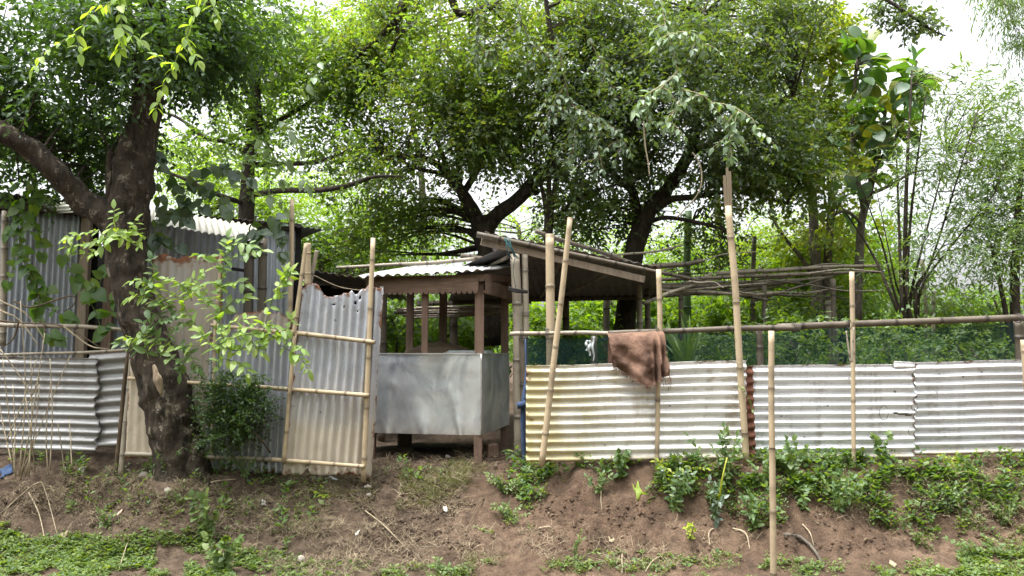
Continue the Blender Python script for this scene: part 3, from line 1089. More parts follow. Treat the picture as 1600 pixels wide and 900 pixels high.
fold = np.clip((v - .2) / .5, 0, 1)
uu = u + .05 * fbm(np.stack((u * 2, v * 2, u * 0), -1), 2)
q[..., 1] -= fold * (.022 * np.sin(uu * 12 + 2.6 * v) + np.clip((uu - .66) * 5, 0, 1) * .055 * np.sin(uu * 44 + 2 * v) + .01 * np.sin(uu * 9 - v * 16) + .02 * fbm(q * 9, 3))
q[..., 2] += .004 * fbm(q * 30, 2)
Geo().add(q, grid_faces(nu, nv)).build('cloth', M['burlap'], T)
g = Geo()
rng = np.random.default_rng(5)
for k in range(120):
    i = rng.integers(1, nu - 1)
    s = q[-1, i]
    ln = rng.uniform(.008, .03)
    v_, f_ = tube([s, s + np.array((rng.normal(0, .006), -.004, -ln * .6)), s + np.array((rng.normal(0, .012), -.004, -ln))], [.0016, .0012], 4, 4)
    g.add(v_, f_)
for k in range(9):
    s = q[-1 if k > 2 else -12, [3, 1, 2, 52, 55, 57, 58, 58, 59][k]]
    ln = rng.uniform(.05, .13)
    v_, f_ = tube([s, s + np.array((.01, -.01, -ln * .5)), s + np.array((rng.normal(0, .015), -.008, -ln))], [.0022, .0015], 4, 6)
    g.add(v_, f_)
g.build('fringe', M['burlap'], T)

# ------------------------------------------------------------------ the food cart
def steel():
    m = NT('steel')
    p = m.pos()
    a = m.noise(p, 3.0, 5, .6, .4)
    b = m.noise(m.mapv(p, (2, 2, 40)), 4.0, 3, .6)
    c = m.mix(a, (.66, .69, .74), (.8, .82, .85))
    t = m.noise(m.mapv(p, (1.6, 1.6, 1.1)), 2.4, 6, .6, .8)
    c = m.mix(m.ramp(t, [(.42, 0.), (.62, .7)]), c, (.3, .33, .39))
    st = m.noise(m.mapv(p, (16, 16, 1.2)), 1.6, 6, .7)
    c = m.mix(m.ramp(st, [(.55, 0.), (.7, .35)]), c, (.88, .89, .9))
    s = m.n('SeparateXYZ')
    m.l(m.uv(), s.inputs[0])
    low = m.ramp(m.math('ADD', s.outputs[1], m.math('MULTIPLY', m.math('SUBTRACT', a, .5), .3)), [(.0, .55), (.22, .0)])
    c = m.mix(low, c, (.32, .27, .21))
    ro = m.math('ADD', m.ramp(a, [(.3, .34), (.7, .46)]), m.math('MULTIPLY', low, .3))
    m.principled(Base_Color=c, Metallic=.85, Roughness=ro, Normal=m.bump(m.math('ADD', m.noise(p, 4.5, 3, .5), m.math('MULTIPLY', b, .03)), .1, .05))
    return m.mat


M['steel'] = steel()
FR = P(752, 553, 6.55)[:2]
FL = P(574, 553, 6.76)[:2]
BR = P(796, 553, 7.45)[:2]
BL = FL + (BR - FR)
ZT, ZB = 1.497, P(752, 680, 6.55)[2]
T = thing('food_cart', 'wooden roadside food cart with dented shiny steel panels and scalloped fascia', 'food cart', (*(FR * .5 + FL * .5), float(H(*(FR * .5 + FL * .5)))))


def at(s, t, z):
    """s along the front from the far left to the corner, t to the back"""
    b = FL + (FR - FL) * s + (BR - FR) * t
    return np.array((b[0], b[1], z))


nf = nrm(np.array((*(FR - FL), 0)))
nf = np.array((nf[1], -nf[0], 0))                               # outward from the front
u, v = np.meshgrid(np.linspace(0, 1, 110), np.linspace(0, 1, 80))
q = at(0, 0, ZB) * ((1 - u) * (1 - v))[..., None] + at(1, 0, ZB) * (u * (1 - v))[..., None] + at(1, 0, ZT) * (u * v)[..., None] + at(0, 0, ZT) * ((1 - u) * v)[..., None]
dent = .006 * fbm(np.stack((u * 2.3, v * 2.0, u * 0), -1), 3)
for cu, w in ((.19, .030), (.52, .034), (.83, .02)):            # creases that fan out from the nails along the lower edge
    sp = w * (1 + 4.2 * v)
    x = u - cu + .13 * v
    dent += .019 * np.exp(-(x / sp) ** 2) * np.exp(-v * 2.1) - .006 * np.exp(-((x - 1.7 * sp) / sp) ** 2) * np.exp(-v * 2.0)
for cu, cv, w, h in ((.05, .6, .03, .02), (.23, .62, .04, .014), (.95, .3, .04, -.006), (.62, .8, .14, -.012), (.3, .85, .2, .012)):
    dent += .45 * h * np.exp(-(((u - cu) / w) ** 2 + ((v - cv) / (w * 1.6)) ** 2))
ed = np.minimum(1, np.minimum(u, 1 - u) * 14) * np.minimum(1, np.minimum(1 - v, v + .12) * 9)
q = q + nf * (dent * ed)[..., None]
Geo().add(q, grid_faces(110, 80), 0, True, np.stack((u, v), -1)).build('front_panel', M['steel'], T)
nr_ = nrm(np.array((*(BR - FR), 0)))
nr_ = np.array((nr_[1], -nr_[0], 0))
u, v = np.meshgrid(np.linspace(0, 1, 50), np.linspace(0, 1, 60))
q = at(1, 0, ZB) * ((1 - u) * (1 - v))[..., None] + at(1, 1, ZB + .005) * (u * (1 - v))[..., None] + at(1, 1, ZT) * (u * v)[..., None] + at(1, 0, ZT) * ((1 - u) * v)[..., None]
q = q + nr_ * (np.minimum(1, np.minimum(u, 1 - u) * 12) * .007 * fbm(np.stack((u * 5, v * 1.2, u * 0), -1), 3))[..., None]
Geo().add(q, grid_faces(50, 60), 0, True, np.stack((u, v), -1)).build('side_panel', M['steel'], T)
q = np.array([at(0, 0, ZB), at(0, 1, ZB), at(0, 1, ZT), at(0, 0, ZT)])
Geo().add(q, [(0, 1, 2, 3)], 0, False).build('side_panel', M['steel'], T)
q = np.array([at(0, 1, ZB), at(1, 1, ZB), at(1, 1, ZT), at(0, 1, ZT)])
Geo().add(q, [(0, 1, 2, 3)], 0, False).build('back_panel', M['steel'], T)
# nail heads along the edges of the sheet
for s, z in [(i / 9 + .03, ZT - .025) for i in range(9)] + [(i / 8 + .06, ZB + .02) for i in range(8)]:
    p_ = at(s, 0, z) + nf * .004
    v_, f_ = tube([p_ - nf * .006, p_ + nf * .004], [.006, .004], 6, 2)
    Geo().add(v_, f_).build('nail_head', M['steel'], T)
# folded corner strip
v_, f_ = tube([at(1, -.004, ZB), at(1.002, -.005, ZB * .5 + ZT * .5), at(1, -.004, ZT)], [.006, .008, .007], 6, 14, .5, 30)
Geo().add(v_, f_).build('corner_fold', M['steel'], T)
v_, f_ = box_pts([at(-.01, -.01, ZT), at(1.008, -.01, ZT), at(1.008, 1.01, ZT), at(-.01, 1.01, ZT), at(-.01, -.01, ZT + .012), at(1.008, -.01, ZT + .012), at(1.008, 1.01, ZT + .012), at(-.01, 1.01, ZT + .012)])
Geo().add(v_, f_, 0, False).build('counter_top', M['steel'], T)
v_, f_ = box_pts([at(.01, .02, ZB + .01), at(.99, .02, ZB + .01), at(.99, .98, ZB + .01), at(.01, .98, ZB + .01), at(.01, .02, ZB + .03), at(.99, .02, ZB + .03), at(.99, .98, ZB + .03), at(.01, .98, ZB + .03)])
Geo().add(v_, f_, 0, False).build('floor_board', M['timber_dark'], T)
for s, t, pz, w in ((.965, .04, 0, .07), (.965, .955, 0, .075), (.03, .05, 0, .07), (.03, .95, 0, .07)):
    p = at(s, t, 0)
    v_, f_ = beam((p[0], p[1], float(H(p[0], p[1])) - .03), (p[0], p[1], ZB + .009), w, w, (0, 1, 0))
    Geo().add(v_, f_, 0, False).build('leg', M['timber'], T)
ZE = P(752, 436, 6.5)[2]                                         # under the eaves
for s, t, w in ((.975, .03, .078), (.5, .03, .055), (.03, .03, .07), (.965, .96, .075), (.36, .97, .075), (.03, .96, .07)):
    p = at(s, t, 0)
    v_, f_ = beam((p[0], p[1], ZT + .012), (p[0], p[1], ZE + .02 + .09 * t), w, w * .9, (0, 1, 0))
    Geo().add(v_, f_, 0, False).build('post', M['timber'], T)


def fascia(p0, p1, h, per, name='fascia'):
    """board with a scalloped lower edge"""
    L = np.linalg.norm(p1 - p0)
    n = int(L / per)
    m = n * 8
    e = nrm(p1 - p0)
    out = np.array((e[1], -e[0], 0))
    v, f = [], []
    for i in range(m + 1):
        t = i / m
        ph = (i % 8) / 8
        z = -h + .03 * (1 - math.sqrt(max(0, 1 - (2 * ph - 1) ** 2)))
        b = p0 + (p1 - p0) * t
        v += [b + out * .009, b + np.array((0, 0, z)) + out * .009, b - out * .009, b + np.array((0, 0, z)) - out * .009]
        if i:
            k = 4 * i
            f += [(k - 4, k - 3, k + 1, k), (k - 2, k + 2, k + 3, k - 1), (k - 3, k - 1, k + 3, k + 1), (k - 4, k, k + 2, k - 2)]
    Geo().add(v, f, 0, False).build(name, M['timber_level'], T)


fascia(at(.0, -.045, ZE + .01), at(.985, -.045, ZE + .01), .135, .047)
fascia(at(1.03, -.03, ZE - .0), at(1.03, 1.0, ZE + .0), .125, .047)
for a, b in ((at(.0, -.02, ZE + .012), at(1.03, -.02, ZE + .012)), (at(1.01, 0, ZE + .02), at(1.01, 1, ZE + .09)), (at(0, 1.0, ZE + .1), at(1.02, 1.0, ZE + .1)), (at(.0, 0, ZE + .02), at(.0, 1, ZE + .09))):
    v_, f_ = beam(a, b, .04, .06)
    Geo().add(v_, f_, 0, False).build('rail', M['timber'], T)
rz = ZE + .055
c4 = [at(-.04, -.17, rz - .025), at(1.06, -.12, rz + .02), at(1.12, 1.22, rz + .215), at(.02, 1.2, rz + .215)]
sheet('roof', c4, 13, M['zinc_cartroof'], T, amp=.011, across='u', nu=12, seed=4, warp=.012)
# small pieces of tape on the fascia
v_, f_ = beam(at(.15, -.075, ZE - .05), at(.155, -.075, ZE - .12), .004, .03, (1, 0, 0))
Geo().add(v_, f_, 0, False).build('paper_scrap', M['litter'], T)

# on the counter: a woven basket lid and a stack of sheets
bc = at(.43, .62, ZT + .012)
n, m_ = 24, 9
v_, f_ = [], []
for j in range(m_ + 1):
    t = j / m_
    r = .32 * (1 - t ** 1.4) + .01
    z = .105 * (t ** .8) + .012 * (j % 2)
    for i in range(n):
        a = 2 * math.pi * i / n
        v_.append(bc + np.array((r * math.cos(a), r * math.sin(a) * .9, z)))
for j in range(m_):
    for i in range(n):
        f_.append((j * n + i, j * n + (i + 1) % n, (j + 1) * n + (i + 1) % n, (j + 1) * n + i))
o = Geo().add(v_, f_, 0, False).build('basket_lid', M['stem_brown'])
o['label'], o['category'] = 'round brown woven basket lid lying on the steel cart counter', 'basket lid'
T2 = thing('metal_tray', 'pale stack of thin trays at the corner of the cart counter', 'tray', at(.8, .5, ZT + .012))
for k in range(3):
    a = at(.62 + .02 * k, .3, ZT + .013 + .009 * k)
    b = at(.99, .32, ZT + .013 + .009 * k)
    v_, f_ = beam(a, b, .3, .007)
    Geo().add(v_, f_, 0, False).build('tray', M['cloth_white'], T2)

# bricks and blocks under the cart
def block(name, label, cat, p, sx, sy, sz, rz_, mat, group=None):
    c, s = math.cos(rz_), math.sin(rz_)
    rng = np.random.default_rng(int(abs(p[0] * 1000)))
    v = []
    for z in (-.015, sz):
        for x, y in ((-1, -1), (1, -1), (1, 1), (-1, 1)):
            X, Y = x * sx / 2, y * sy / 2
            v.append(np.array((p[0] + X * c - Y * s, p[1] + X * s + Y * c, p[2] + z)) + rng.normal(0, .006, 3))
    v, f = box_pts(v)
    g = Geo().add(v, f, 0, False)
    o = g.build(name, M[mat])
    bv = o.modifiers.new('worn', 'BEVEL')
    bv.width, bv.segments = .008, 2
    o['label'], o['category'] = label, cat
    if group:
        o['group'] = group
    return o


p = Gxy(767, 6.85)
block('brick', 'worn brick lying beside the front leg of the cart', 'brick', p, .11, .2, .09, .3, 'timber')
p = Gxy(634, 7.1)
block('wooden_block', 'dark square wooden block under the middle of the cart', 'block', p, .12, .12, float(ZB + .005 - p[2]), .1, 'timber_dark')
p = Gxy(605, 7.0)
block('wooden_plank', 'low dark plank lying in the shade under the cart', 'plank', p, .5, .12, .05, .15, 'timber_dark')

# ------------------------------------------------------------------ open shelter behind the cart
T = thing('open_shelter', 'open lean-to shelter with dark corrugated roof sheets on bamboo posts', 'shelter', Gxy(900, 7.8))
rFL, rFR = P(757, 367, 6.75), P(1034, 424, 6.95)
rBR, rBL = P(1032, 466, 9.2), P(806, 472, 9.2)
sheet('roof_sheet', [rFL + (0, 0, .03), rFR + (0, 0, .03), rBR + (0, 0, .03), rBL + (0, 0, .03)], 20, M['zinc_roof'], T, across='u', nu=26, seed=6, amp=.009)
lE0, lE1 = P(716, 419, 7.3), P(700, 474, 9.3)
sheet('roof_sheet', [lE0, P(790, 384, 6.8), P(800, 468, 9.3), lE1], 8, M['zinc_roof'], T, across='v', nu=26, seed=9, amp=.009)
v_, f_ = beam(P(752, 377, 6.72), P(1006, 437, 6.92), .05, .062)
Geo().add(v_, f_, 0, False).build('front_beam', M['timber_pale'], T)
pole('ridge_pole', P(745, 366, 6.66), P(1042, 428, 6.9), .026, .016, M['bamboo_dark'], T, seed=41)
for a, b in ((P(793, 402, 6.85), P(748, 424, 7.5)), (P(960, 424, 7.0), P(880, 462, 9.0)), (P(880, 404, 6.9), P(845, 464, 9.0))):
    pole('rafter', a, b, .018, .016, M['bamboo_grey'], T, seed=int(a[0] * 100 + 500))
pole('purlin', P(812, 468, 9.1), P(1036, 464, 9.1), .03, .03, M['bamboo_dark'], T, seed=44)
pole('purlin', P(660, 474, 9.2), P(830, 470, 9.2), .03, .03, M['bamboo_dark'], T, seed=45)
pole('post', Gxy(810, 6.78), P(805, 397, 6.72), .046, .042, M['bamboo_grey'], T, seed=46, spacing=.5, bend=.01)
pole('post', Gxy(822, 6.74), P(818, 520, 6.7), .042, .04, M['bamboo_dark'], T, seed=47, spacing=.4)
pole('post', P(822, 522, 6.75), P(820, 398, 6.75), .03, .028, M['bamboo_grey'], T, seed=48, spacing=.4)
pole('post', Gxy(999, 8.3), P(999, 437, 8.3), .034, .032, M['bamboo_grey'], T, seed=49)
pole('post', Gxy(1013, 8.6), P(1011, 440, 8.6), .034, .032, M['bamboo_dark'], T, seed=50)
pole('post', Gxy(884, 9.0), P(884, 466, 9.0), .045, .04, M['bamboo_dark'], T, seed=51)
pole('post', Gxy(712, 9.0), P(708, 470, 9.0), .06, .05, M['bamboo_dark'], T, seed=52)
# rope lashings at the corner
rng = np.random.default_rng(3)
for k in range(5):
    x0, y0 = 792 + rng.uniform(-4, 4), 372 + rng.uniform(-3, 3)
    x1, y1 = 806 + rng.uniform(-8, 8), 402 + rng.uniform(-4, 6)
    v_, f_ = tube([P(x0, y0, 6.62), P((x0 + x1) / 2 + rng.uniform(-5, 5), (y0 + y1) / 2, 6.6), P(x1, y1, 6.64)], [.004, .004], 5, 10)
    Geo().add(v_, f_).build('rope', M['rope_teal'], T)
v_, f_ = tube([P(805, 400, 6.65), P(802, 425, 6.66), P(806, 450, 6.66)], [.003, .003], 5, 10)
Geo().add(v_, f_).build('rope', M['rope_teal'], T)
for k in range(3):
    v_, f_ = tube([P(795, 449 + 2 * k, 6.7), P(806, 452 + 2 * k, 6.62), P(824, 455 + k, 6.66)], [.009, .009], 6, 10)
    Geo().add(v_, f_).build('lashing', M['black'], T)
# bundle of long sticks stored under the roof
T = thing('stick_bundle', 'bundle of pale bamboo sticks stored crosswise under the shelter roof', 'sticks', P(720, 490, 8.6))
rng = np.random.default_rng(8)
for k in range(9):
    y = 480 + 1.4 * k + rng.uniform(-1, 1)
    pole('stick', P(610 + rng.uniform(0, 40), y + rng.uniform(0, 5), 8.5 + .05 * k), P(760 + rng.uniform(0, 40), y - rng.uniform(-2, 4), 8.6 + .05 * k), .014, .011, M['bamboo_grey'], T, seed=k)
# blue rag and blue pipe joint at the fence end
T = thing('blue_pipe', 'blue plastic pipe tied upright to the shelter post at the fence end', 'pipe', Gxy(818, 6.5))
v_, f_ = tube([Gxy(819, 6.45), P(817, 640, 6.45), P(822, 590, 6.5), P(821, 530, 6.55)], [.018, .02, .012, .008], 8, 20, .25, 14)
Geo().add(v_, f_).build('pipe', M['cloth_blue'], T)
v_, f_ = tube([P(808, 634, 6.42), P(822, 631, 6.42)], [.028, .03], 10, 5)
Geo().add(v_, f_).build('elbow', M['cloth_blue'], T)

# ------------------------------------------------------------------ bamboo trellis to the right of the shelter
T = thing('bamboo_trellis', 'loose overhead trellis of dark bamboo poles beside the shelter', 'trellis', Gxy(1150, 8.6))
tr = [(838, 360, 7.4, 1098, 441, 8.4, 7, 'bamboo_dark'), (905, 403, 8.2, 1068, 384, 8.6, 4, 'bamboo_grey'), (1010, 417, 8.4, 1098, 408, 8.4, 9, 'bamboo_dark'),
      (1000, 438, 8.3, 1380, 424, 8.8, 6, 'bamboo_dark'), (1120, 428, 8.9, 1376, 415, 9.1, 6, 'bamboo_grey'), (1010, 448, 8.6, 1250, 440, 9.4, 7, 'bamboo_dark'),
      (1030, 452, 8.4, 1225, 458, 9.0, 6, 'bamboo_grey'), (1004, 472, 8.0, 1112, 428, 8.6, 6, 'bamboo_grey'), (1040, 462, 8.8, 1210, 446, 9.5, 5, 'bamboo_dark'),
      (1060, 428, 9.4, 1200, 470, 8.7, 6, 'bamboo_dark'), (1020, 444, 9.6, 1300, 434, 9.7, 5, 'bamboo_grey'), (1090, 440, 8.5, 1190, 420, 9.6, 5, 'bamboo_grey'),
      (1000, 460, 9.2, 1190, 452, 9.3, 6, 'bamboo_grey'), (1180, 470, 9, 1330, 422, 9.2, 4, 'bamboo_dark')]
for k, (x0, y0, Y0, x1, y1, Y1, w, mt) in enumerate(tr):
    pole('pole', P(x0, y0, Y0), P(x1, y1, Y1), px2m(w, Y0) / 2, px2m(w, Y1) / 2 * .8, M[mt], T, seed=60 + k, bend=.03)
for x, y in ((1062, 446), (1192, 446), (1300, 436)):
    pole('post', Gxy(x, 8.9), P(x + 2, y, 8.9), .03, .028, M['bamboo_dark'], T, seed=x)
rng = np.random.default_rng(61)
for k in range(18):
    x0, y0 = rng.uniform(1030, 1200), rng.uniform(420, 468)
    L, a = rng.uniform(50, 190), rng.normal(-.05, .3)
    Y0 = rng.uniform(8.3, 9.6)
    pole('stick', P(x0, y0, Y0), P(x0 + L, y0 + L * math.sin(a) * .5, Y0 + rng.uniform(-.4, .4)), rng.uniform(.008, .016), .006, M['bamboo_grey' if k % 3 else 'bamboo_dark'], T, seed=900 + k, bend=.04, sides=6)
# slim pole laid on the tree branches above the cart
o = pole('bamboo_pole', P(526, 418, 7.6), P(742, 405, 7.5), .017, .02, M['bamboo_grey'], seed=70, bend=.015)
o['label'], o['category'] = 'slim horizontal pole spanning above the cart roof to the shelter', 'bamboo pole'
o = pole('bamboo_pole', P(720, 400, 8), P(775, 408, 8.1), .03, .03, M['bamboo_dark'], seed=71)
o['label'], o['category'] = 'stubby dark pole end sticking out beside the shelter roof', 'bamboo pole'

# ------------------------------------------------------------------ leaning gate panel: sheet in a bamboo frame
YG = 6.2
T = thing('gate_panel', 'leaning gate of grey vertical corrugated iron with mud stains in a bamboo frame', 'gate', Gxy(510, YG))


def ragtop(u, v):
    w = np.clip((v - .86) / .14, 0, 1)
    j = .016 * fbm(np.stack((u * 13, u * 0, u * 0), -1), 4) - .04 * np.clip((u - .2) * 14, 0, 1) * np.clip((.74 - u) * 12, 0, 1)
    b = np.clip((.1 - v) / .1, 0, 1)
    jb = .012 * fbm(np.stack((u * 8, u * 0 + 4, u * 0), -1), 4) + .03 * np.exp(-((u - .27) / .04) ** 2)
    return u + w * .01 * np.sin(v * 30), v + w * j + b * jb


def holes(u, v):
    h = np.zeros(u.shape, bool)
    for a, b, r in ((.40, .925, .02), (.53, .9, .012), (.66, .93, .022), (.72, .955, .02), (.7, .87, .012), (.28, .03, .022)):
        h |= ((u - a) ** 2 + ((v - b) * 2.0) ** 2) < r * r * (1 + .5 * np.sin(u * 300))
    return h


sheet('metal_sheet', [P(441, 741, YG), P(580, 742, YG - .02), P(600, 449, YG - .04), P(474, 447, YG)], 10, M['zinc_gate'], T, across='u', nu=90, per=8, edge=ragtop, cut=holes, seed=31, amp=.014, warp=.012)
fr = 'bamboo_fresh'
pole('frame_upright', P(568, 752, YG - .06), P(583, 372, YG - .06), .022, .02, M[fr], T, seed=81, spacing=.4)
pole('frame_upright', P(443, 722, YG - .05), P(461, 520, YG - .05), .017, .016, M[fr], T, seed=82, spacing=.3)
pole('frame_upright', P(459, 524, YG - .055), P(478, 381, YG - .05), .018, .016, M[fr], T, seed=83, spacing=.36)
pole('frame_rail', P(452, 519, YG - .03), P(586, 535, YG - .09), .02, .017, M[fr], T, seed=84, spacing=.24)
pole('frame_rail', P(396, 604, YG - .0), P(577, 618, YG - .09), .018, .018, M[fr], T, seed=85, spacing=.24)
pole('frame_rail', P(426, 718, YG - .02), P(570, 729, YG - .09), .018, .016, M[fr], T, seed=86, spacing=.2)
o = pole('bamboo_stub', P(481, 446, YG + .05), P(481, 380, YG + .05), .027, .026, M['bamboo_fresh'], seed=87, spacing=.17)
o['label'], o['category'] = 'thick short bamboo stub sticking up behind the gate top', 'bamboo post'
o = pole('bamboo_stub', P(484, 446, YG + .1), P(495, 391, YG + .1), .018, .017, M['bamboo_grey'], seed=88, spacing=.3)
o['label'], o['category'] = 'thinner slanted broken bamboo stub beside the thick stub', 'bamboo post'
v_, f_ = tube([P(490, 430, YG + .05), P(530, 448, YG + .05), P(574, 455, YG - .05)], [.0025, .0025], 5, 16)
o = Geo().add(v_, f_).build('wire', M['stem_pale'])
o['label'], o['category'] = 'thin wire sagging from the bamboo stubs to the gate upright', 'wire'

# ------------------------------------------------------------------ fence of upright sheets between the tree and the gate
YM = 6.36
T = thing('upright_sheet_fence', 'patched fence of upright rusty sheets on bamboo rails behind the big tree', 'fence', Gxy(330, YM))
rt = lambda a, sd: (lambda u, v: (u, v + np.clip((v - .9) / .1, 0, 1) * a * fbm(np.stack((u * 9, u * 0 + sd, u * 0), -1), 4)))
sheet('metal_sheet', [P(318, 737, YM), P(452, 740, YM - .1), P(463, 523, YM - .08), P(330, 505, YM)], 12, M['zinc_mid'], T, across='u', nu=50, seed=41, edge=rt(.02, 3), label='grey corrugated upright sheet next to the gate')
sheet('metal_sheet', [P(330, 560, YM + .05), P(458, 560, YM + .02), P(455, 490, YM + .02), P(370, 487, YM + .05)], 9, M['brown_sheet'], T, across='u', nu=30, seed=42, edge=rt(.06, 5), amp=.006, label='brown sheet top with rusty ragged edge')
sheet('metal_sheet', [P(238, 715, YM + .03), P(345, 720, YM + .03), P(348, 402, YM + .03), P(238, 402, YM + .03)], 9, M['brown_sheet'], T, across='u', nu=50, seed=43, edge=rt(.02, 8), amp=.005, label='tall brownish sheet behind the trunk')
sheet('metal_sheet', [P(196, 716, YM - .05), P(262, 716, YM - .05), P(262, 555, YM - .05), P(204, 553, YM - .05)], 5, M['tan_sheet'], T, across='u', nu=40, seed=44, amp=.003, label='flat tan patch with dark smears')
pole('rail', P(330, 508, YM - .05), P(470, 522, YM - .1), .016, .017, M[fr], T, seed=91, spacing=.3)
pole('rail', P(200, 591, YM - .09), P(410, 606, YM - .09), .016, .017, M[fr], T, seed=92, spacing=.3)
pole('rail', P(196, 709, YM - .09), P(435, 718, YM - .1), .018, .018, M['bamboo_grey'], T, seed=93, spacing=.3)
pole('upright', P(331, 720, YM - .06), P(336, 500, YM - .04), .014, .013, M[fr], T, seed=94)
pole('upright', P(338, 500, YM - .04), P(345, 395, YM - .03), .012, .011, M[fr], T, seed=95)
o = pole('bamboo_pole', Gxy(448, 6.75), P(457, 312, 6.75), .026, .02, M[fr], seed=96, spacing=.45, bend=.012)
o['label'], o['category'] = 'tall bamboo pole standing at the corner of the blue-grey hut', 'bamboo pole'

# ------------------------------------------------------------------ low fence of horizontal sheets on the left
YL = 6.55
T = thing('low_sheet_fence', 'low fence of two grey horizontal corrugated sheets left of the big tree', 'fence', Gxy(60, YL))
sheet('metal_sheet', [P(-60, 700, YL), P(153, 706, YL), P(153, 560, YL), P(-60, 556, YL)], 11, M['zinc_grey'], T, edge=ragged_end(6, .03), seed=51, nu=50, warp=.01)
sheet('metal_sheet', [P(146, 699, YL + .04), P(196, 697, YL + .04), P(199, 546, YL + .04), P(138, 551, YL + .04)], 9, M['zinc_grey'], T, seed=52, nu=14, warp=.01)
pole('rail', P(-40, 555, YL - .04), P(203, 547, YL - .04), .012, .014, M['bamboo_grey'], T, seed=53, bend=.01)
pole('rail', P(-40, 508, YL + .06), P(200, 515, YL + .06), .02, .018, M['bamboo_grey'], T, seed=54, bend=.015)
for k, (x0, x1, y1, w, lb) in enumerate(((190, 202, 540, .017, 'slimmer of the two bamboo posts tied together left of the tree'), (197, 208, 536, .026, 'thicker of the two bamboo posts tied together left of the tree'))):
    o = pole('bamboo_post', Gxy(x0, YL - .12 - .02 * k), P(x1, y1, YL - .1), w, w * .9, M['bamboo_grey' if k else 'stem_brown'], seed=55 + k, bend=.008)
    o['label'], o['category'], o['group'] = lb, 'bamboo post', 'paired bamboo posts at the sheet fence'

# ------------------------------------------------------------------ corrugated hut behind the big tree
T = thing('corrugated_hut', 'blue-grey corrugated iron hut with a dark doorway behind the big tree', 'hut', Gxy(220, 8.2))
A0, A1 = P(-60, 553, 7.3)[:2], P(128, 553, 7.75)[:2]
B0, B1 = P(168, 553, 7.85)[:2], P(455, 553, 8.7)[:2]
ZU = P(300, 335, 8.2)[2]


def wall(p, q, z0, z1, n, seed):
    sheet('wall_sheet', [(*p, z0), (*q, z0), (*q, z1), (*p, z1)], n, M['zinc_hut'], T, across='u', nu=24, seed=seed, amp=.012)


wall(A0, A1, .66, ZU - .1, 20, 61)
wall(B0, B1, .66, ZU - .1, 28, 62)
C1 = B1 + np.array((-1.0, 2.6))
wall(B1, C1, .66, ZU - .1, 20, 63)
C0 = A0 + np.array((-1.8, 3.0))
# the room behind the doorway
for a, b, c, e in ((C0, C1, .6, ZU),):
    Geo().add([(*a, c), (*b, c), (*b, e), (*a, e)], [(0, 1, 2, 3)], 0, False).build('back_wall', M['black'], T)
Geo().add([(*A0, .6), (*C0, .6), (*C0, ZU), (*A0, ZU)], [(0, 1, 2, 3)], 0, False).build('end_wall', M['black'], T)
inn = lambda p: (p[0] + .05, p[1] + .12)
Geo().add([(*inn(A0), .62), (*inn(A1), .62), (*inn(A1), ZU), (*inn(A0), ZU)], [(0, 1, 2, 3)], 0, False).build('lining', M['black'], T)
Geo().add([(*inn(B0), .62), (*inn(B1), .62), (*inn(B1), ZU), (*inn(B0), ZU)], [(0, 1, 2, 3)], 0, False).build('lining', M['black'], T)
for x, w, mt in ((A1, .09, 'timber_pale'), (B0, .1, 'timber')):
    v_, f_ = beam((x[0], x[1] - .02, .64), (x[0], x[1] - .02, ZU - .08), w, .06, (0, 1, 0))
    Geo().add(v_, f_, 0, False).build('door_post', M[mt], T)
eA, eB = np.array((A0[0] - .3, A0[1] - .25)), P(502, 553, 8.75)[:2]
zA, zB = P(-60, 288, 7.05)[2], P(500, 358, 8.75)[2]
up_ = np.array((-1.1, 2.9))
rA, rB = eA + up_, eB + up_ * .9
sheet('roof_sheet', [(*eA, zA), (*eB, zB), (*rB, zB + .3), (*rA, zA + .3)], 56, M['zinc_roof'], T, across='u', nu=16, seed=64, amp=.012)
v_, f_ = beam((*(A0 - (0, .04)), ZU - .06), (*(B1 - (0, .04)), ZU - .06), .05, .08)
Geo().add(v_, f_, 0, False).build('eaves_beam', M['timber_dark'], T)
# pale awning sheet
w0, w1 = P(236, 326, 7.9), P(398, 352, 8.3)
e0, e1 = P(232, 347, 7.2), P(412, 379, 7.6)
sheet('awning', [e0, e1, w1, w0], 17, M['zinc_awning'], T, across='u', nu=16, seed=65, amp=.011)
s0, s1 = P(72, 315, 7.2), P(104, 327, 7.3)
sheet('awning', [s0 + (0, -.1, -.05), s1 + (0, -.1, -.06), s1 + (.0, .3, .04), s0 + (.0, .3, .06)], 3, M['zinc_awning'], T, across='u', nu=6, seed=66, amp=.008)
for x, mt, w in ((388, 'bamboo_dark', .05), (409, 'bamboo_dark', .045)):
    pole('awning_post', Gxy(x, 7.65), P(x + 2, 372, 7.65), w, w * .95, M[mt], T, seed=x, spacing=.35)
v_, f_ = beam(P(362, 420, 8.3), P(390, 424, 8.33), .03, .035)
Geo().add(v_, f_, 0, False).build('window_slot', M['black'], T)
v_, f_ = beam(P(100, 340, 7.62), P(120, 540, 7.62), .05, .03, (0, 1, 0))
pole('upright', P(4, 540, 7.2), P(8, 330, 7.2), .03, .028, M['bamboo_grey'], T, seed=67)

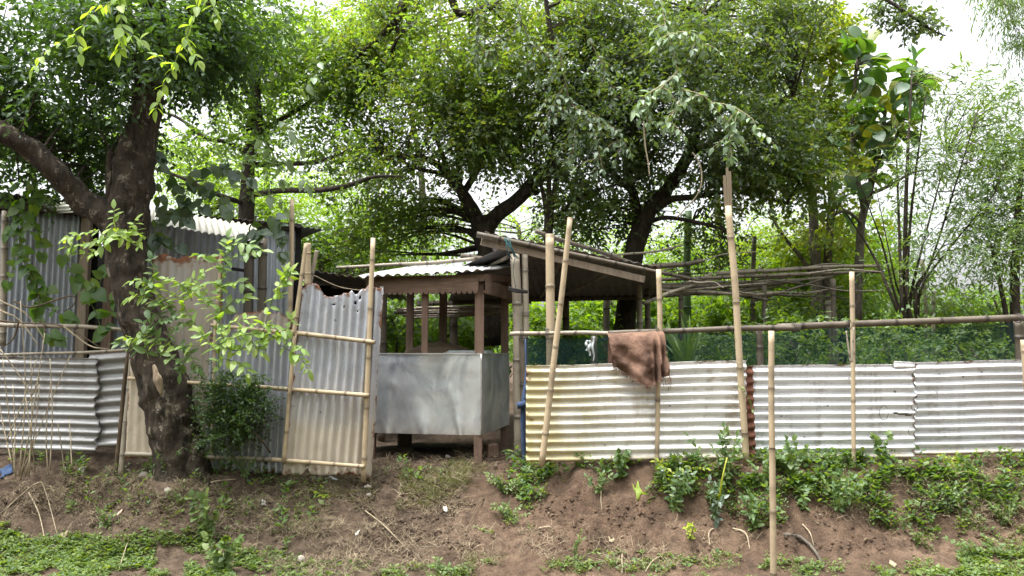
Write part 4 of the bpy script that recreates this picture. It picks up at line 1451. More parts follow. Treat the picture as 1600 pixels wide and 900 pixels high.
# dark shed behind the gate
T = thing('dark_shed', 'low dark shed with a black tin roof behind the gate panel', 'shed', Gxy(530, 8.4))
sheet('roof_sheet', [P(455, 418, 7.9), P(610, 441, 7.6), P(640, 470, 10.2), P(500, 456, 10.6)], 12, M['zinc_roof'], T, across='u', nu=14, seed=71, amp=.01)
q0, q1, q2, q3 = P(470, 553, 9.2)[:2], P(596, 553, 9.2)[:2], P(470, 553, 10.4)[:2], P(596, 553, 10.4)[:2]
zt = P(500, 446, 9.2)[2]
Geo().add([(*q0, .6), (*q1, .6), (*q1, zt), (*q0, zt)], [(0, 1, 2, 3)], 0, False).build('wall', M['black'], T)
for p_ in (P(470, 553, 8.0), P(598, 553, 7.9)):
    pole('post', Gxy(to_px(p_)[0], p_[1]), (p_[0], p_[1], 2.2), .04, .04, M['bamboo_dark'], T, seed=int(p_[1] * 10))
v_, f_ = beam(P(520, 447, 8.0), P(600, 452, 7.9), .06, .05)
Geo().add(v_, f_, 0, False).build('lintel', M['timber_dark'], T)

# ------------------------------------------------------------------ trees
def tree(name, label, base, limbs, blobs, lmat, bark, ll, lw, per=26, nleaf=7, tl=.22, rad=.4, seed=0, group=None, droop=.35,
         pinnate=False, every=1, br=.016, sag=.25, lift=.6, bsides=12, cat='tree', sprays=None):
    """limbs: ([(px, py, depth)...], [width px...], part name); blobs: (px, py, depth, rx px, ry px, depth radius m, clumps)"""
    rng = np.random.default_rng(seed)
    t = thing(name, label, cat, base, group)
    starts = []
    for k, (pts, wid, nm) in enumerate(limbs):
        c = limb(nm, pts, wid, M[bark], t, bsides if wid[0] > 14 else 7, None if wid[0] < 30 else len(pts) * 10, .14 if wid[0] > 14 else .06, 9, seed + k)
        starts.append(c[4:] if k == 0 else c)
    starts = np.concatenate(starts)
    g = Geo()
    for b in blobs:
        c = blob(rng, *b)
        r = rad
        crown_geo(g, rng, c, r, per, nleaf, tl, ll, lw, 0, droop, .8, pinnate, sag, lift)
        if br:
            branches(g, rng, starts, c, 1, br, .0035, every)
    g.build('crown', [M[lmat], M[bark]], t)
    return t


YT = 6.3
tb = np.array((TRUNK[0], TRUNK[1], .5))
T = tree('shade_tree', 'big leaning tree with dark knotty trunk forking in front of the sheet fence', tb,
         [([(296, 800, YT), (285, 740, YT), (276, 690, YT), (266, 640, YT), (254, 590, YT), (236, 540, YT), (216, 490, YT), (202, 440, YT), (198, 390, YT), (200, 340, YT), (207, 290, YT), (212, 240, YT), (224, 190, YT), (232, 140, YT), (236, 80, YT - .1), (240, 20, YT - .2), (246, -60, YT - .4)],
           [108, 82, 76, 74, 71, 59, 56, 55, 58, 66, 62, 56, 48, 50, 44, 36, 30], 'trunk'),
          ([(190, 375, YT + .02), (165, 335, YT), (130, 315, YT), (98, 280, YT - .1), (55, 240, YT - .2), (5, 208, YT - .3), (-70, 180, YT - .4)], [42, 46, 41, 38, 34, 32, 30], 'limb'),
          ([(178, 330, YT - .03), (172, 290, YT - .06), (173, 262, YT - .06), (174, 238, YT - .06)], [20, 15, 14, 13], 'limb_stub'),
          ([(236, 90, YT), (215, 50, YT - .3), (180, 10, YT - .6), (140, -50, YT - .9)], [24, 18, 14, 10], 'limb'),
          ([(238, 60, YT), (280, 30, YT - .2), (330, 0, YT - .3), (390, -50, YT - .5)], [20, 16, 13, 10], 'limb')],
         [(90, 60, 5.9, 190, 75, 1.0, 44), (60, 140, 6.4, 140, 60, .7, 24), (215, 60, 6.9, 150, 70, .5, 26), (340, 60, 6.5, 100, 75, .8, 30), (300, 100, 6.9, 60, 50, .5, 10),
          (150, 190, 6.9, 90, 50, .4, 13), (30, 195, 6.9, 60, 45, .4, 8), (120, 250, 7.0, 60, 40, .3, 8), (40, 265, 7.0, 45, 30, .3, 5)],
         'lf_left', 'bark_left', .066, .52, per=23, nleaf=8, tl=.24, rad=.28, seed=11, droop=.45, bsides=26)
# roots that flare into the bank, a pale scar on the trunk
for k, (x0, y0, x1, y1, w) in enumerate(((262, 730, 240, 764, 28), (302, 726, 326, 760, 30), (280, 735, 282, 775, 36))):
    v_, f_ = tube([P(x0 + 4, y0 - 45, YT - .02), P(x0, y0, YT - .10), P(x1, y1, YT - .18)], [px2m(w * .7, YT) / 2, px2m(w, YT) / 2, px2m(w * .35, YT) / 2], 12, 16, .25, 9, seed=k)
    Geo().add(v_, f_).build('root_flare', M['bark_left'], T)
v_, f_ = tube([P(240, 570, YT - .235), P(246, 592, YT - .26), P(252, 618, YT - .25)], [.012, .045, .012], 8, 12, .3, 20, flat=.5)
Geo().add(v_, f_).build('bark_scar', M['deadwood'], T)

# slim tree behind the hut with long level branches
Y2 = 9.6
tree('slim_tree', 'slim tree behind the hut with long level branches and feathery leaves', Gxy(388, Y2),
     [([(388, 480, Y2), (387, 400, Y2), (385, 330, Y2), (388, 270, Y2), (392, 210, Y2), (396, 140, Y2), (393, 60, Y2), (392, -40, Y2)], [26, 25, 25, 20, 16, 13, 10, 7], 'trunk'),
      ([(389, 300, Y2), (392, 255, Y2 - .1), (405, 200, Y2 - .2), (402, 130, Y2 - .2), (410, 40, Y2 - .3)], [16, 15, 12, 9, 6], 'limb'),
      ([(388, 240, Y2), (355, 222, Y2), (320, 215, Y2), (280, 185, Y2 + .2), (240, 170, Y2 + .3)], [9, 7, 6, 5, 3], 'limb'),
      ([(394, 190, Y2), (360, 150, Y2 + .1), (330, 125, Y2 + .1), (290, 90, Y2 + .2)], [9, 7, 5, 3], 'limb'),
      ([(391, 150, Y2), (365, 110, Y2 - .3), (350, 70, Y2 - .4)], [7, 6, 4], 'limb'),
      ([(390, 258, Y2), (440, 256, Y2 - .2), (490, 254, Y2 - .4), (530, 242, Y2 - .5), (556, 234, Y2 - .5)], [10, 8, 8, 6, 3], 'limb'),
      ([(388, 306, Y2), (435, 298, Y2 - .5), (500, 297, Y2 - .9), (550, 288, Y2 - 1.1), (585, 276, Y2 - 1.2), (630, 276, Y2 - 1.2)], [10, 9, 9, 8, 6, 3], 'limb'),
      ([(386, 320, Y2), (330, 300, Y2 - .5), (290, 280, Y2 - .7), (240, 262, Y2 - .8)], [9, 7, 6, 4], 'limb'),
      ([(395, 215, Y2), (450, 180, Y2), (500, 150, Y2 + .1), (540, 120, Y2 + .3)], [9, 8, 6, 4], 'limb')],
     [(430, 80, Y2, 90, 80, .9, 26), (490, 150, Y2 - .2, 80, 60, .8, 20), (330, 120, Y2, 70, 60, .8, 9), (440, 215, Y2 - .2, 90, 45, .6, 13), (300, 235, Y2, 70, 40, .6, 9), (520, 235, Y2 - .4, 60, 35, .5, 7)],
     'lf_mid', 'bark_dark', .085, .46, per=18, nleaf=8, tl=.3, rad=.36, seed=21, pinnate=False, droop=.3)

# forked tree behind the shelter
Y3 = 9.7
tree('forked_tree', 'wide olive leaved tree whose trunk forks just above the shelter roof', Gxy(768, Y3),
     [([(772, 540, Y3), (768, 440, Y3), (762, 390, Y3), (756, 362, Y3), (752, 340, Y3)], [40, 38, 37, 38, 40], 'trunk'),
      ([(755, 365, Y3), (742, 335, Y3), (724, 305, Y3 - .1), (706, 280, Y3 - .2), (690, 262, Y3 - .3), (655, 245, Y3 - .5), (610, 250, Y3 - .7)], [25, 22, 18, 15, 12, 9, 5], 'limb'),
      ([(754, 365, Y3), (775, 338, Y3 - .1), (805, 315, Y3 - .3), (835, 283, Y3 - .5), (866, 258, Y3 - .7), (886, 230, Y3 - .9), (888, 180, Y3 - 1.0), (880, 120, Y3 - 1.1), (862, 60, Y3 - 1.3), (850, -20, Y3 - 1.4)], [26, 23, 22, 22, 21, 19, 14, 12, 9, 7], 'limb'),
      ([(716, 300, Y3 - .1), (718, 240, Y3 - .2), (719, 180, Y3 - .2), (722, 115, Y3 - .3), (724, 60, Y3 - .3)], [13, 11, 10, 8, 6], 'limb'),
      ([(722, 305, Y3 - .1), (748, 262, Y3), (770, 222, Y3), (795, 175, Y3 + .1), (815, 130, Y3 + .2)], [12, 10, 9, 7, 5], 'limb'),
      ([(704, 280, Y3 - .2), (688, 232, Y3 - .3), (676, 200, Y3 - .3), (665, 150, Y3 - .4)], [10, 8, 6, 4], 'limb'),
      ([(700, 272, Y3 - .2), (650, 262, Y3 - .4), (590, 232, Y3 - .5)], [8, 6, 3], 'limb'),
      ([(838, 300, Y3 - .5), (832, 295, Y3 - .6), (818, 302, Y3 - .75)], [14, 11, 7], 'limb_stub'),
      ([(640, -30, 9), (620, 30, 9), (585, 65, 9.0), (560, 85, 9)], [20, 14, 8, 5], 'limb'), ([(608, 20, 9), (622, 50, 9), (612, 80, 9)], [12, 8, 5], 'limb'),
      ([(700, -30, 8.8), (712, 15, 8.9), (735, 22, 8.9), (765, 10, 8.8)], [16, 12, 12, 14], 'limb')],
     [(680, 190, Y3 - .3, 150, 70, 1.1, 52), (640, 130, Y3 - .5, 120, 60, .9, 36), (790, 120, Y3 - .5, 120, 90, 1.0, 42), (720, 50, Y3 - .6, 190, 60, 1.2, 44), (590, 260, Y3 - .6, 90, 40, .6, 14), (780, 215, Y3 - .2, 110, 60, .8, 34),
      (620, 340, Y3 - .1, 80, 55, .6, 22), (560, 360, Y3 + .3, 80, 45, .7, 15), (690, 330, Y3 + .4, 50, 40, .5, 6), (850, 180, Y3 - .9, 70, 90, .6, 28), (580, 60, Y3 - .2, 80, 60, .8, 26), (900, 30, Y3 - .6, 90, 50, .8, 26), (600, 0, Y3 - .4, 120, 40, .9, 20), (930, 170, Y3 - .3, 60, 80, .6, 20), (610, 200, Y3 - .2, 80, 50, .7, 22), (560, 150, Y3, 60, 60, .7, 14), (700, 250, Y3 - .1, 90, 30, .5, 14), (880, 270, Y3 + .2, 50, 40, .5, 10)],
     'lf_olive', 'bark_dark', .072, .52, per=15, nleaf=8, tl=.28, rad=.3, seed=31, droop=.25)

# dark tree to its right
Y4 = 9.3
T4 = tree('dark_tree', 'dense dark tree right of the shelter with a crooked trunk and drooping crown', Gxy(984, Y4),
     [([(975, 540, Y4), (982, 450, Y4), (988, 410, Y4), (996, 372, Y4), (1008, 345, Y4), (1022, 318, Y4), (1045, 292, Y4), (1065, 262, Y4 - .1), (1082, 225, Y4 - .2), (1092, 170, Y4 - .3), (1095, 100, Y4 - .5), (1100, 20, Y4 - .6)], [34, 33, 32, 30, 26, 23, 21, 20, 18, 14, 11, 8], 'trunk'),
      ([(998, 372, Y4), (995, 330, Y4 + .1), (985, 285, Y4 + .1), (976, 230, Y4 + .1), (970, 160, Y4)], [19, 17, 13, 9, 6], 'limb'),
      ([(1020, 330, Y4), (1048, 312, Y4 - .2), (1080, 308, Y4 - .3), (1150, 300, Y4 - .4), (1230, 318, Y4 - .4)], [15, 12, 9, 7, 4], 'limb'),
      ([(1004, 352, Y4), (1040, 340, Y4 - .3), (1100, 350, Y4 - .5), (1140, 362, Y4 - .6)], [9, 7, 6, 4], 'limb'),
      ([(1076, 240, Y4 - .1), (1120, 220, Y4 - .2), (1170, 180, Y4 - .3), (1240, 150, Y4 - .3)], [14, 11, 8, 5], 'limb'),
      ([(990, 300, Y4), (950, 260, Y4 - .2), (930, 200, Y4 - .4), (915, 120, Y4 - .5)], [12, 9, 7, 5], 'limb')],
     [(1060, 160, Y4 - .5, 170, 110, 1.2, 78), (950, 140, Y4 - .7, 90, 110, .8, 48), (1180, 210, Y4 - .3, 130, 90, 1.0, 44), (1050, 50, Y4 - .7, 190, 60, 1.2, 46),
      (930, 250, Y4 - .4, 70, 45, .6, 14), (930, 330, Y4 + .4, 70, 50, .5, 14), (1190, 90, Y4 - .4, 80, 70, .8, 26), (1110, 370, Y4 + .2, 70, 40, .5, 8), (1010, 260, Y4 + .2, 60, 60, .5, 16), (980, 20, Y4 - .5, 110, 50, .8, 26), (1180, 10, Y4 - .3, 110, 40, .8, 26)],
     'lf_dark', 'bark_dark', .072, .5, per=17, nleaf=8, tl=.26, rad=.3, seed=41, droop=.45)

rng = np.random.default_rng(46)
g = Geo()
for b in ((1120, 290, Y4, 140, 42, .9, 34), (1230, 290, Y4 - .2, 85, 60, .8, 28), (1250, 210, Y4 + .1, 70, 70, .8, 20), (960, 330, Y4 + .4, 60, 45, .5, 10)):
    crown_geo(g, rng, blob(rng, *b), .28, 15, 8, .26, .07, .55, 0, .3)
g.build('crown', M['lf_olive'], T4)

# thin stems sprouting above the post behind the fence
Y5 = 8.9
tree('coppiced_sapling', 'cluster of thin straight shoots rising behind the shelter ridge', Gxy(858, Y5),
     [([(858, 440, Y5), (857, 400, Y5), (857, 355, Y5), (858, 335, Y5)], [14, 14, 15, 15], 'trunk'),
      ([(856, 345, Y5), (848, 300, Y5), (838, 262, Y5), (832, 200, Y5)], [9, 7, 5, 4], 'shoot'), ([(858, 340, Y5), (858, 290, Y5), (862, 230, Y5), (860, 150, Y5)], [8, 7, 6, 4], 'shoot'),
      ([(860, 340, Y5), (866, 300, Y5), (872, 240, Y5), (880, 160, Y5)], [9, 8, 6, 4], 'shoot'), ([(862, 345, Y5), (890, 320, Y5), (925, 300, Y5 - .1), (975, 285, Y5 - .2)], [9, 7, 6, 3], 'shoot')],
     [(900, 320, Y5, 60, 40, .5, 10), (850, 240, Y5, 40, 60, .4, 8)], 'lf_olive', 'bark_dark', .07, .5, per=18, nleaf=7, tl=.2, rad=.25, seed=51)

# yellow-green tree top right of the dark one
Y6 = 10.4
tree('yellow_green_tree', 'yellow-green leaved tree rising behind the dark drooping one', Gxy(1290, Y6),
     [([(1278, 520, Y6), (1276, 440, Y6), (1272, 360, Y6), (1268, 280, Y6), (1262, 200, Y6), (1258, 100, Y6), (1254, -20, Y6)], [20, 18, 16, 13, 11, 8, 6], 'trunk'),
      ([(1290, 520, Y6), (1294, 400, Y6), (1300, 300, Y6), (1296, 200, Y6), (1300, 90, Y6), (1306, -20, Y6)], [14, 13, 12, 9, 7, 5], 'limb'),
      ([(1276, 440, Y6), (1250, 400, Y6), (1225, 370, Y6), (1200, 330, Y6)], [9, 7, 5, 3], 'limb')],
     [(1270, 60, Y6, 70, 75, .7, 34), (1300, 160, Y6, 60, 70, .7, 26), (1305, 50, Y6 + .2, 25, 50, .5, 8), (1280, 260, Y6, 70, 60, .7, 20), (1240, 370, Y6 + .3, 70, 60, .7, 18), (1210, 20, Y6, 60, 40, .7, 14), (1310, 345, Y6, 50, 60, .5, 9)],
     'lf_yellow', 'bark_grey', .085, .62, per=15, nleaf=7, tl=.26, rad=.3, seed=61, droop=.4)

# tree with large leaves, each leaf its own part
Y7 = 9.5
rng = np.random.default_rng(71)
T = thing('large_leaf_tree', 'thin crooked tree with big glossy oval leaves against the white sky', 'tree', Gxy(1345, Y7))
lims = [([(1338, 500, Y7), (1342, 420, Y7), (1346, 350, Y7), (1358, 300, Y7), (1370, 250, Y7), (1380, 200, Y7), (1384, 165, Y7)], [16, 14, 12, 11, 9, 7, 4], 'trunk'),
        ([(1350, 330, Y7), (1335, 250, Y7), (1332, 180, Y7), (1338, 110, Y7), (1345, 60, Y7)], [9, 7, 6, 5, 3], 'limb'),
        ([(1366, 262, Y7), (1400, 215, Y7), (1418, 165, Y7), (1428, 120, Y7), (1432, 95, Y7)], [7, 6, 5, 4, 3], 'limb'),
        ([(1356, 305, Y7), (1390, 290, Y7 - .2), (1425, 270, Y7 - .3), (1455, 265, Y7 - .3)], [6, 5, 4, 2], 'limb'),
        ([(1348, 350, Y7), (1320, 330, Y7 - .2), (1290, 345, Y7 - .3)], [6, 5, 3], 'limb')]
cs = [limb(nm, p, w, M['bark_grey'], T, 8, None, .08, 9, i) for i, (p, w, nm) in enumerate(lims)]
spots = [(1345, 100, 26, 50, 76), (1428, 122, 22, 40, 58), (1390, 195, 46, 40, 76), (1350, 250, 40, 45, 48), (1340, 185, 25, 30, 24), (1320, 320, 40, 40, 14)]
nodes = np.concatenate(cs)
g = Geo()
for x, y, rx, ry, n in spots:
    for k in range(n):
        a = in_ball(rng, 1)[0]
        b = P(x + a[0] * rx, y + a[1] * ry, Y7 + a[2] * .5)
        if k % 5 == 0:
            s = nodes[np.argmin(np.linalg.norm(nodes - b, axis=1))]
            v_, f_ = tube([s, (s + b) / 2 + (0, 0, .04), b], [.012, .006], 5, 6)
            g.add(v_, f_)
        ax = np.array((a[0], a[2] * .8, -a[1])) + rng.normal(0, .6, 3) + (0, 0, .0)
        put_leaf(rng, T, b, ax, (rng.normal(0, .5), -.3 + rng.normal(0, .5), .8), rng.uniform(.15, .28), 'lf_big', 'round' if k % 3 else 'oval')
g.build('twig_work', M['bark_grey'], T)

# shrubby willow-like plant on the far right, many stems
Y8 = 8.6
rs = np.random.default_rng(81)
stems = []
for x1, y1, x2, y2, w in ((1362, 395, 1312, 318, 9), (1378, 380, 1345, 290, 7), (1404, 330, 1398, 180, 10), (1416, 300, 1425, 110, 15), (1424, 330, 1446, 150, 10), (1440, 390, 1480, 240, 9), (1458, 400, 1520, 200, 9), (1470, 405, 1556, 300, 8), (1450, 420, 1500, 340, 7), (1395, 420, 1370, 300, 6)):
    stems.append(([(1415 + rs.uniform(-14, 22), 520, Y8), (1412 + (x1 - 1412) * .45, 455, Y8 + rs.uniform(-.1, .1)), (x1, y1, Y8 + rs.uniform(-.3, .3)), (x2, y2, Y8 + rs.uniform(-.6, .6))], [w * .65, w * .55, w * .4, w * .18], 'stem'))
tree('willowy_shrub', 'tall airy shrub with many upright stems and narrow leaves beyond the fence', Gxy(1415, Y8), stems,
     [(1520, 240, Y8, 80, 90, .8, 46), (1460, 250, Y8, 40, 50, .6, 12), (1560, 300, Y8, 60, 110, .7, 26), (1420, 270, Y8, 40, 50, .5, 8), (1530, 150, Y8, 70, 50, .6, 14), (1470, 360, Y8 - .2, 90, 60, .5, 16), (1420, 430, Y8, 60, 40, .4, 6), (1480, 140, Y8 + .2, 70, 40, .5, 6)],
     'lf_reed', 'bark_dark', .085, .26, per=9, nleaf=8, tl=.3, rad=.3, seed=82, droop=.35, br=.009, cat='shrub')
tree('willowy_shrub', 'second airy shrub with narrow leaves at the end post of the fence', Gxy(1585, 8.2),
     [([(1588, 540, 8.2), (1586, 440, 8.2), (1590, 340, 8.2), (1600, 220, 8.2)], [16, 13, 10, 6], 'stem'), ([(1580, 540, 8.2), (1566, 460, 8.2), (1548, 380, 8.2)], [9, 7, 4], 'stem')],
     [(1590, 380, 8.2, 60, 70, .5, 18), (1640, 260, 8.2, 60, 120, .6, 20)], 'lf_reed', 'bark_dark', .085, .26, per=13, nleaf=8, tl=.3, rad=.32, seed=83, droop=.35, br=.009, cat='shrub')

# overhanging branch ends at the top right corner and along the top edge
tree('overhanging_branch', 'dark leafy branch end reaching out against the white sky at the top', P(1380, -40, 8.0),
     [([(1340, -40, 8.0), (1380, -5, 7.9), (1420, 22, 7.8), (1458, 48, 7.8), (1478, 56, 7.8)], [7, 6, 5, 3, 2], 'branch')],
     [(1395, 8, 7.9, 36, 22, .3, 9), (1440, 34, 7.8, 30, 14, .2, 6)], 'lf_dark', 'bark_dark', .07, .5, per=12, nleaf=6, tl=.14, rad=.12, seed=91, br=.006, cat='branch')
tree('overhanging_branch', 'feathery drooping branch end hanging into the corner of the white sky', P(1600, -40, 8.4),
     [([(1700, -60, 8.4), (1640, -30, 8.4), (1600, -8, 8.4), (1560, 0, 8.4)], [9, 7, 5, 3], 'branch')],
     [(1588, 18, 8.4, 22, 30, .3, 9), (1560, -2, 8.4, 26, 8, .2, 4), (1602, 60, 8.4, 12, 22, .2, 4)], 'lf_reed', 'bark_grey', .09, .18, per=10, nleaf=9, tl=.22, rad=.1, seed=92, br=.005, droop=1.2, sag=.7, cat='branch')

# ---- trees and bushes further back, each one its own
far = [
    ('feathery_tree', 'bright feathery tree crown glowing above the hut roof', 330, 12.5, [(320, 270, 12.5, 120, 60, 1.2, 34), (430, 330, 12.2, 90, 50, 1.0, 24)], 'lf_bright', .1, .34, True),
    ('feathery_tree', 'bright feathery tree between the hut and the forked trunk', 540, 13.0, [(520, 300, 13, 90, 60, 1.0, 24), (560, 390, 12.6, 80, 40, .9, 22)], 'lf_bright', .1, .34, True),
    ('feathery_tree', 'tall pale feathery tree behind the slim trunk near the top', 420, 15.5, [(420, 150, 15.5, 120, 100, 1.5, 18), (330, 40, 15.5, 120, 70, 1.5, 16), (520, 60, 15, 100, 80, 1.5, 26)], 'lf_bright', .11, .38, True),
    ('leafy_tree', 'bushy mid green tree behind the gate and dark shed', 505, 11.5, [(500, 380, 11.5, 60, 50, .8, 20), (620, 400, 11.8, 60, 30, .8, 12)], 'lf_mid', .1, .45, False),
    ('leafy_tree', 'mid green tree seen high between the two big crowns', 660, 15.0, [(620, 70, 15, 110, 90, 1.5, 34), (800, 60, 15, 120, 80, 1.5, 24)], 'lf_mid', .11, .5, False),
    ('leafy_tree', 'high crown closing the gap above the drooping dark tree', 1120, 14.5, [(1080, 60, 14.5, 160, 80, 1.5, 44), (1200, 160, 14.5, 120, 100, 1.3, 34)], 'lf_olive', .1, .5, False),
    ('feathery_tree', 'pale feathery tree peeping over the shelter roof beside the fork', 820, 14.0, [(810, 350, 14, 60, 30, .8, 8), (720, 360, 14, 60, 30, .8, 6), (930, 370, 13.5, 60, 30, .8, 10)], 'lf_bright', .1, .34, True),
    ('feathery_tree', 'soft green feathery tree right above the bamboo trellis', 1160, 12.0, [(1160, 390, 12, 100, 60, 1.0, 40), (1250, 420, 11.8, 100, 50, .9, 40), (1060, 400, 12, 60, 50, .8, 16)], 'lf_bright', .1, .3, True),
    ('leafy_tree', 'loose mid green tree left of the big leaf tree low over the trellis', 1240, 12.4, [(1230, 440, 12.2, 90, 60, .9, 40), (1320, 410, 12.4, 60, 80, .8, 36)], 'lf_bush', .1, .45, False),
    ('leafy_tree', 'small tree with fine leaves beside the gap of white sky', 1400, 13.0, [(1410, 380, 13, 50, 50, .7, 12), (1380, 450, 12.6, 60, 40, .7, 16)], 'lf_far', .085, .4, False),
    ('leafy_tree', 'dark green tree mass beyond the limb of the big leaning tree', 60, 11.0, [(40, 180, 11, 120, 80, 1.0, 22), (180, 230, 11, 70, 60, 1.0, 12)], 'lf_mid', .1, .5, False),
]
for k, (nm, lb, px, Y, bl, mt, ll, lw, pin) in enumerate(far):
    top = bl[0][1]
    tree(nm, lb, Gxy(px, Y), [([(px, 540, Y), (px + 4, 460, Y), (px - 3, (460 + top) / 2, Y), (bl[0][0], top, Y)], [15, 13, 10, 5], 'trunk')], bl, mt, 'bark_grey',
         ll, lw, per=15, nleaf=11 if pin else 8, tl=.5 if pin else .3, rad=.46, seed=200 + k, group='trees further back beyond the yard', pinnate=pin, br=.014, droop=.15 if pin else .35)

bushes = [
    ('bright green bush seen between the cart posts', 700, 10.6, [(700, 510, 10.6, 60, 36, .8, 20)], 'lf_bush', .13, .5),
    ('yellow-green bush right behind the shelter post with the black lashing', 870, 11.2, [(860, 505, 11.2, 60, 40, .8, 24)], 'lf_bright', .12, .5),
    ('tall bright bush behind the fence under the shelter roof', 960, 11.6, [(960, 500, 11.6, 60, 45, .8, 26)], 'lf_bush', .13, .5),
    ('bush with lit leaves beneath the left end of the trellis', 1060, 11.2, [(1060, 500, 11.2, 60, 45, .8, 24)], 'lf_bush', .12, .5),
    ('bush with lit leaves beneath the middle of the trellis', 1140, 10.8, [(1140, 500, 10.8, 50, 45, .8, 22)], 'lf_bright', .11, .45),
    ('dark leafy bush under the right end of the trellis', 1220, 10.2, [(1220, 500, 10.2, 60, 45, .8, 26)], 'lf_mid', .1, .42),
    ('bush behind the wavy pole and second sheet', 1310, 10.5, [(1310, 505, 10.5, 60, 40, .8, 24)], 'lf_mid', .09, .42),
    ('low pale bush in the white gap behind the rail', 1400, 11.5, [(1400, 500, 11.5, 60, 26, .8, 20)], 'lf_far', .09, .4),
    ('leafy bush behind the third sheet below the airy shrub', 1480, 9.6, [(1480, 520, 9.6, 60, 40, .7, 26)], 'lf_mid', .08, .45),
    ('leafy bush at the far end behind the rail', 1560, 9.4, [(1560, 500, 9.4, 50, 45, .6, 22)], 'lf_mid', .08, .42),
    ('shaded bush behind the cart near the gate', 615, 10.4, [(612, 515, 10.4, 40, 34, .7, 14)], 'lf_mid', .11, .45),
    ('shaded low bush behind the shade net left of the towel', 900, 8.2, [(890, 560, 8.2, 70, 26, .5, 16)], 'lf_mid', .08, .42),
    ('shaded low bush behind the shade net right of the towel', 1130, 8.0, [(1120, 560, 8.0, 60, 26, .5, 14)], 'lf_mid', .08, .42),
    ('shaded low bush behind the net and the short stake', 1240, 7.8, [(1235, 550, 7.8, 50, 30, .5, 14)], 'lf_mid', .075, .42),
    ('leafy weed bush behind the net at the slit sheet', 1410, 7.5, [(1400, 548, 7.5, 46, 30, .4, 14)], 'lf_weed', .06, .6),
    ('leafy weed bush behind the net right of the sheet overlap', 1500, 7.6, [(1490, 555, 7.6, 50, 28, .4, 14)], 'lf_weed', .06, .5),
]
for k, (lb, px, Y, bl, mt, ll, lw) in enumerate(bushes):
    b = bl[0]
    tree('bush', lb, Gxy(px, Y), [([(px, 590, Y), (px + 5, b[1] + 10, Y), (px - 6, b[1] - b[4] * .7, Y)], [6, 5, 3], 'stem'), ([(px + 4, 590, Y), (px + 25, b[1], Y + .1)], [5, 3], 'stem'), ([(px - 4, 590, Y), (px - 25, b[1], Y - .1)], [5, 3], 'stem')],
         bl, mt, 'bark_grey', ll, lw, per=15, nleaf=7, tl=.26, rad=.32, seed=300 + k, group='bushes in the yard behind the fence', br=.008, droop=.35, cat='bush')

# straight trunks that stand in the yard behind the fence
for k, (x, Y, y1, w, mt, lb) in enumerate(((1075, 10.2, 330, 13, 'bamboo_green', 'upright green bamboo culm behind the trellis'), (655, 10.8, 470, 9, 'bamboo_dark', 'thin dark trunk seen through the cart beside its middle post'),
                                          (948, 10.5, 440, 12, 'bamboo_dark', 'dark straight trunk behind the towel under the shelter'), (1298, 9.4, 470, 17, 'bamboo_grey', 'pale grey trunk behind the shade net near the wavy pole'),
                                          (1178, 9.9, 370, 8, 'bamboo_dark', 'thin dark trunk right of the tallest bamboo pole'), (1442, 9.2, 405, 7, 'bamboo_grey', 'thin grey stake in the white gap behind the rail'),
                                          (1458, 9.0, 455, 7, 'bamboo_grey', 'short pointed stake beside the thin grey stake'))):
    t = thing('straight_trunk', lb, 'trunk', Gxy(x, Y))
    pole('culm', Gxy(x, Y), P(x, y1, Y), px2m(w, Y) / 2, px2m(w, Y) / 2 * .85, M[mt], t, seed=400 + k, spacing=.45, bend=.02)

# wood beyond the yard that closes the view
rng = np.random.default_rng(95)
g = Geo()
for x, y, Y, rx, ry, rd, n in ((200, 500, 19, 320, 60, 3, 60), (700, 500, 19, 320, 50, 3, 70), (1150, 500, 18, 260, 50, 3, 60), (1600, 500, 20, 300, 40, 3, 44), (500, 400, 22, 300, 60, 3, 40), (1000, 420, 22, 260, 40, 3, 34), (-200, 300, 20, 300, 200, 3, 40), (1900, 400, 22, 220, 120, 3, 36)):
    c = blob(rng, x, y, Y, rx, ry, rd, n)
    crown_geo(g, rng, c, .8, 22, 7, .5, .2, .5)
g.build('distant_wood', M['lf_far'], kind='stuff')
g = Geo()
for k in range(240):
    a = rng.uniform(-1, 1) * 60
    Y = rng.uniform(45, 90)
    c = np.array([(a * Y / 45, Y, rng.uniform(.6, 3.4))])
    crown_geo(g, rng, c, 1.9, 34, 6, 1.2, .55, .55)
g.build('far_treeline', M['lf_far'], kind='stuff')
g = Geo()  # unseen trees added behind the camera to block low sky light
for k in range(260):
    c = np.array([(rng.uniform(-30, 30), rng.uniform(-14, -9), rng.uniform(.8, 9.5))])
    crown_geo(g, rng, c, 1.5, 24, 6, 1.1, .55, .55)
g.build('sky_blocking_trees', M['lf_far'], kind='stuff')

# ------------------------------------------------------------------ leafy sprigs and plants near the camera: every leaf is a part
def sprig_thing(name, label, cat, paths, gap, ll, mat, kind, seed, group=None, **k):
    rng = np.random.default_rng(seed)
    base = P(*paths[0][0])
    t = thing(name, label, cat, base, group)
    n = 0
    for p in paths:
        n += sprig(rng, t, px_path(p), gap, ll, mat, kind, **k)
    return t, n


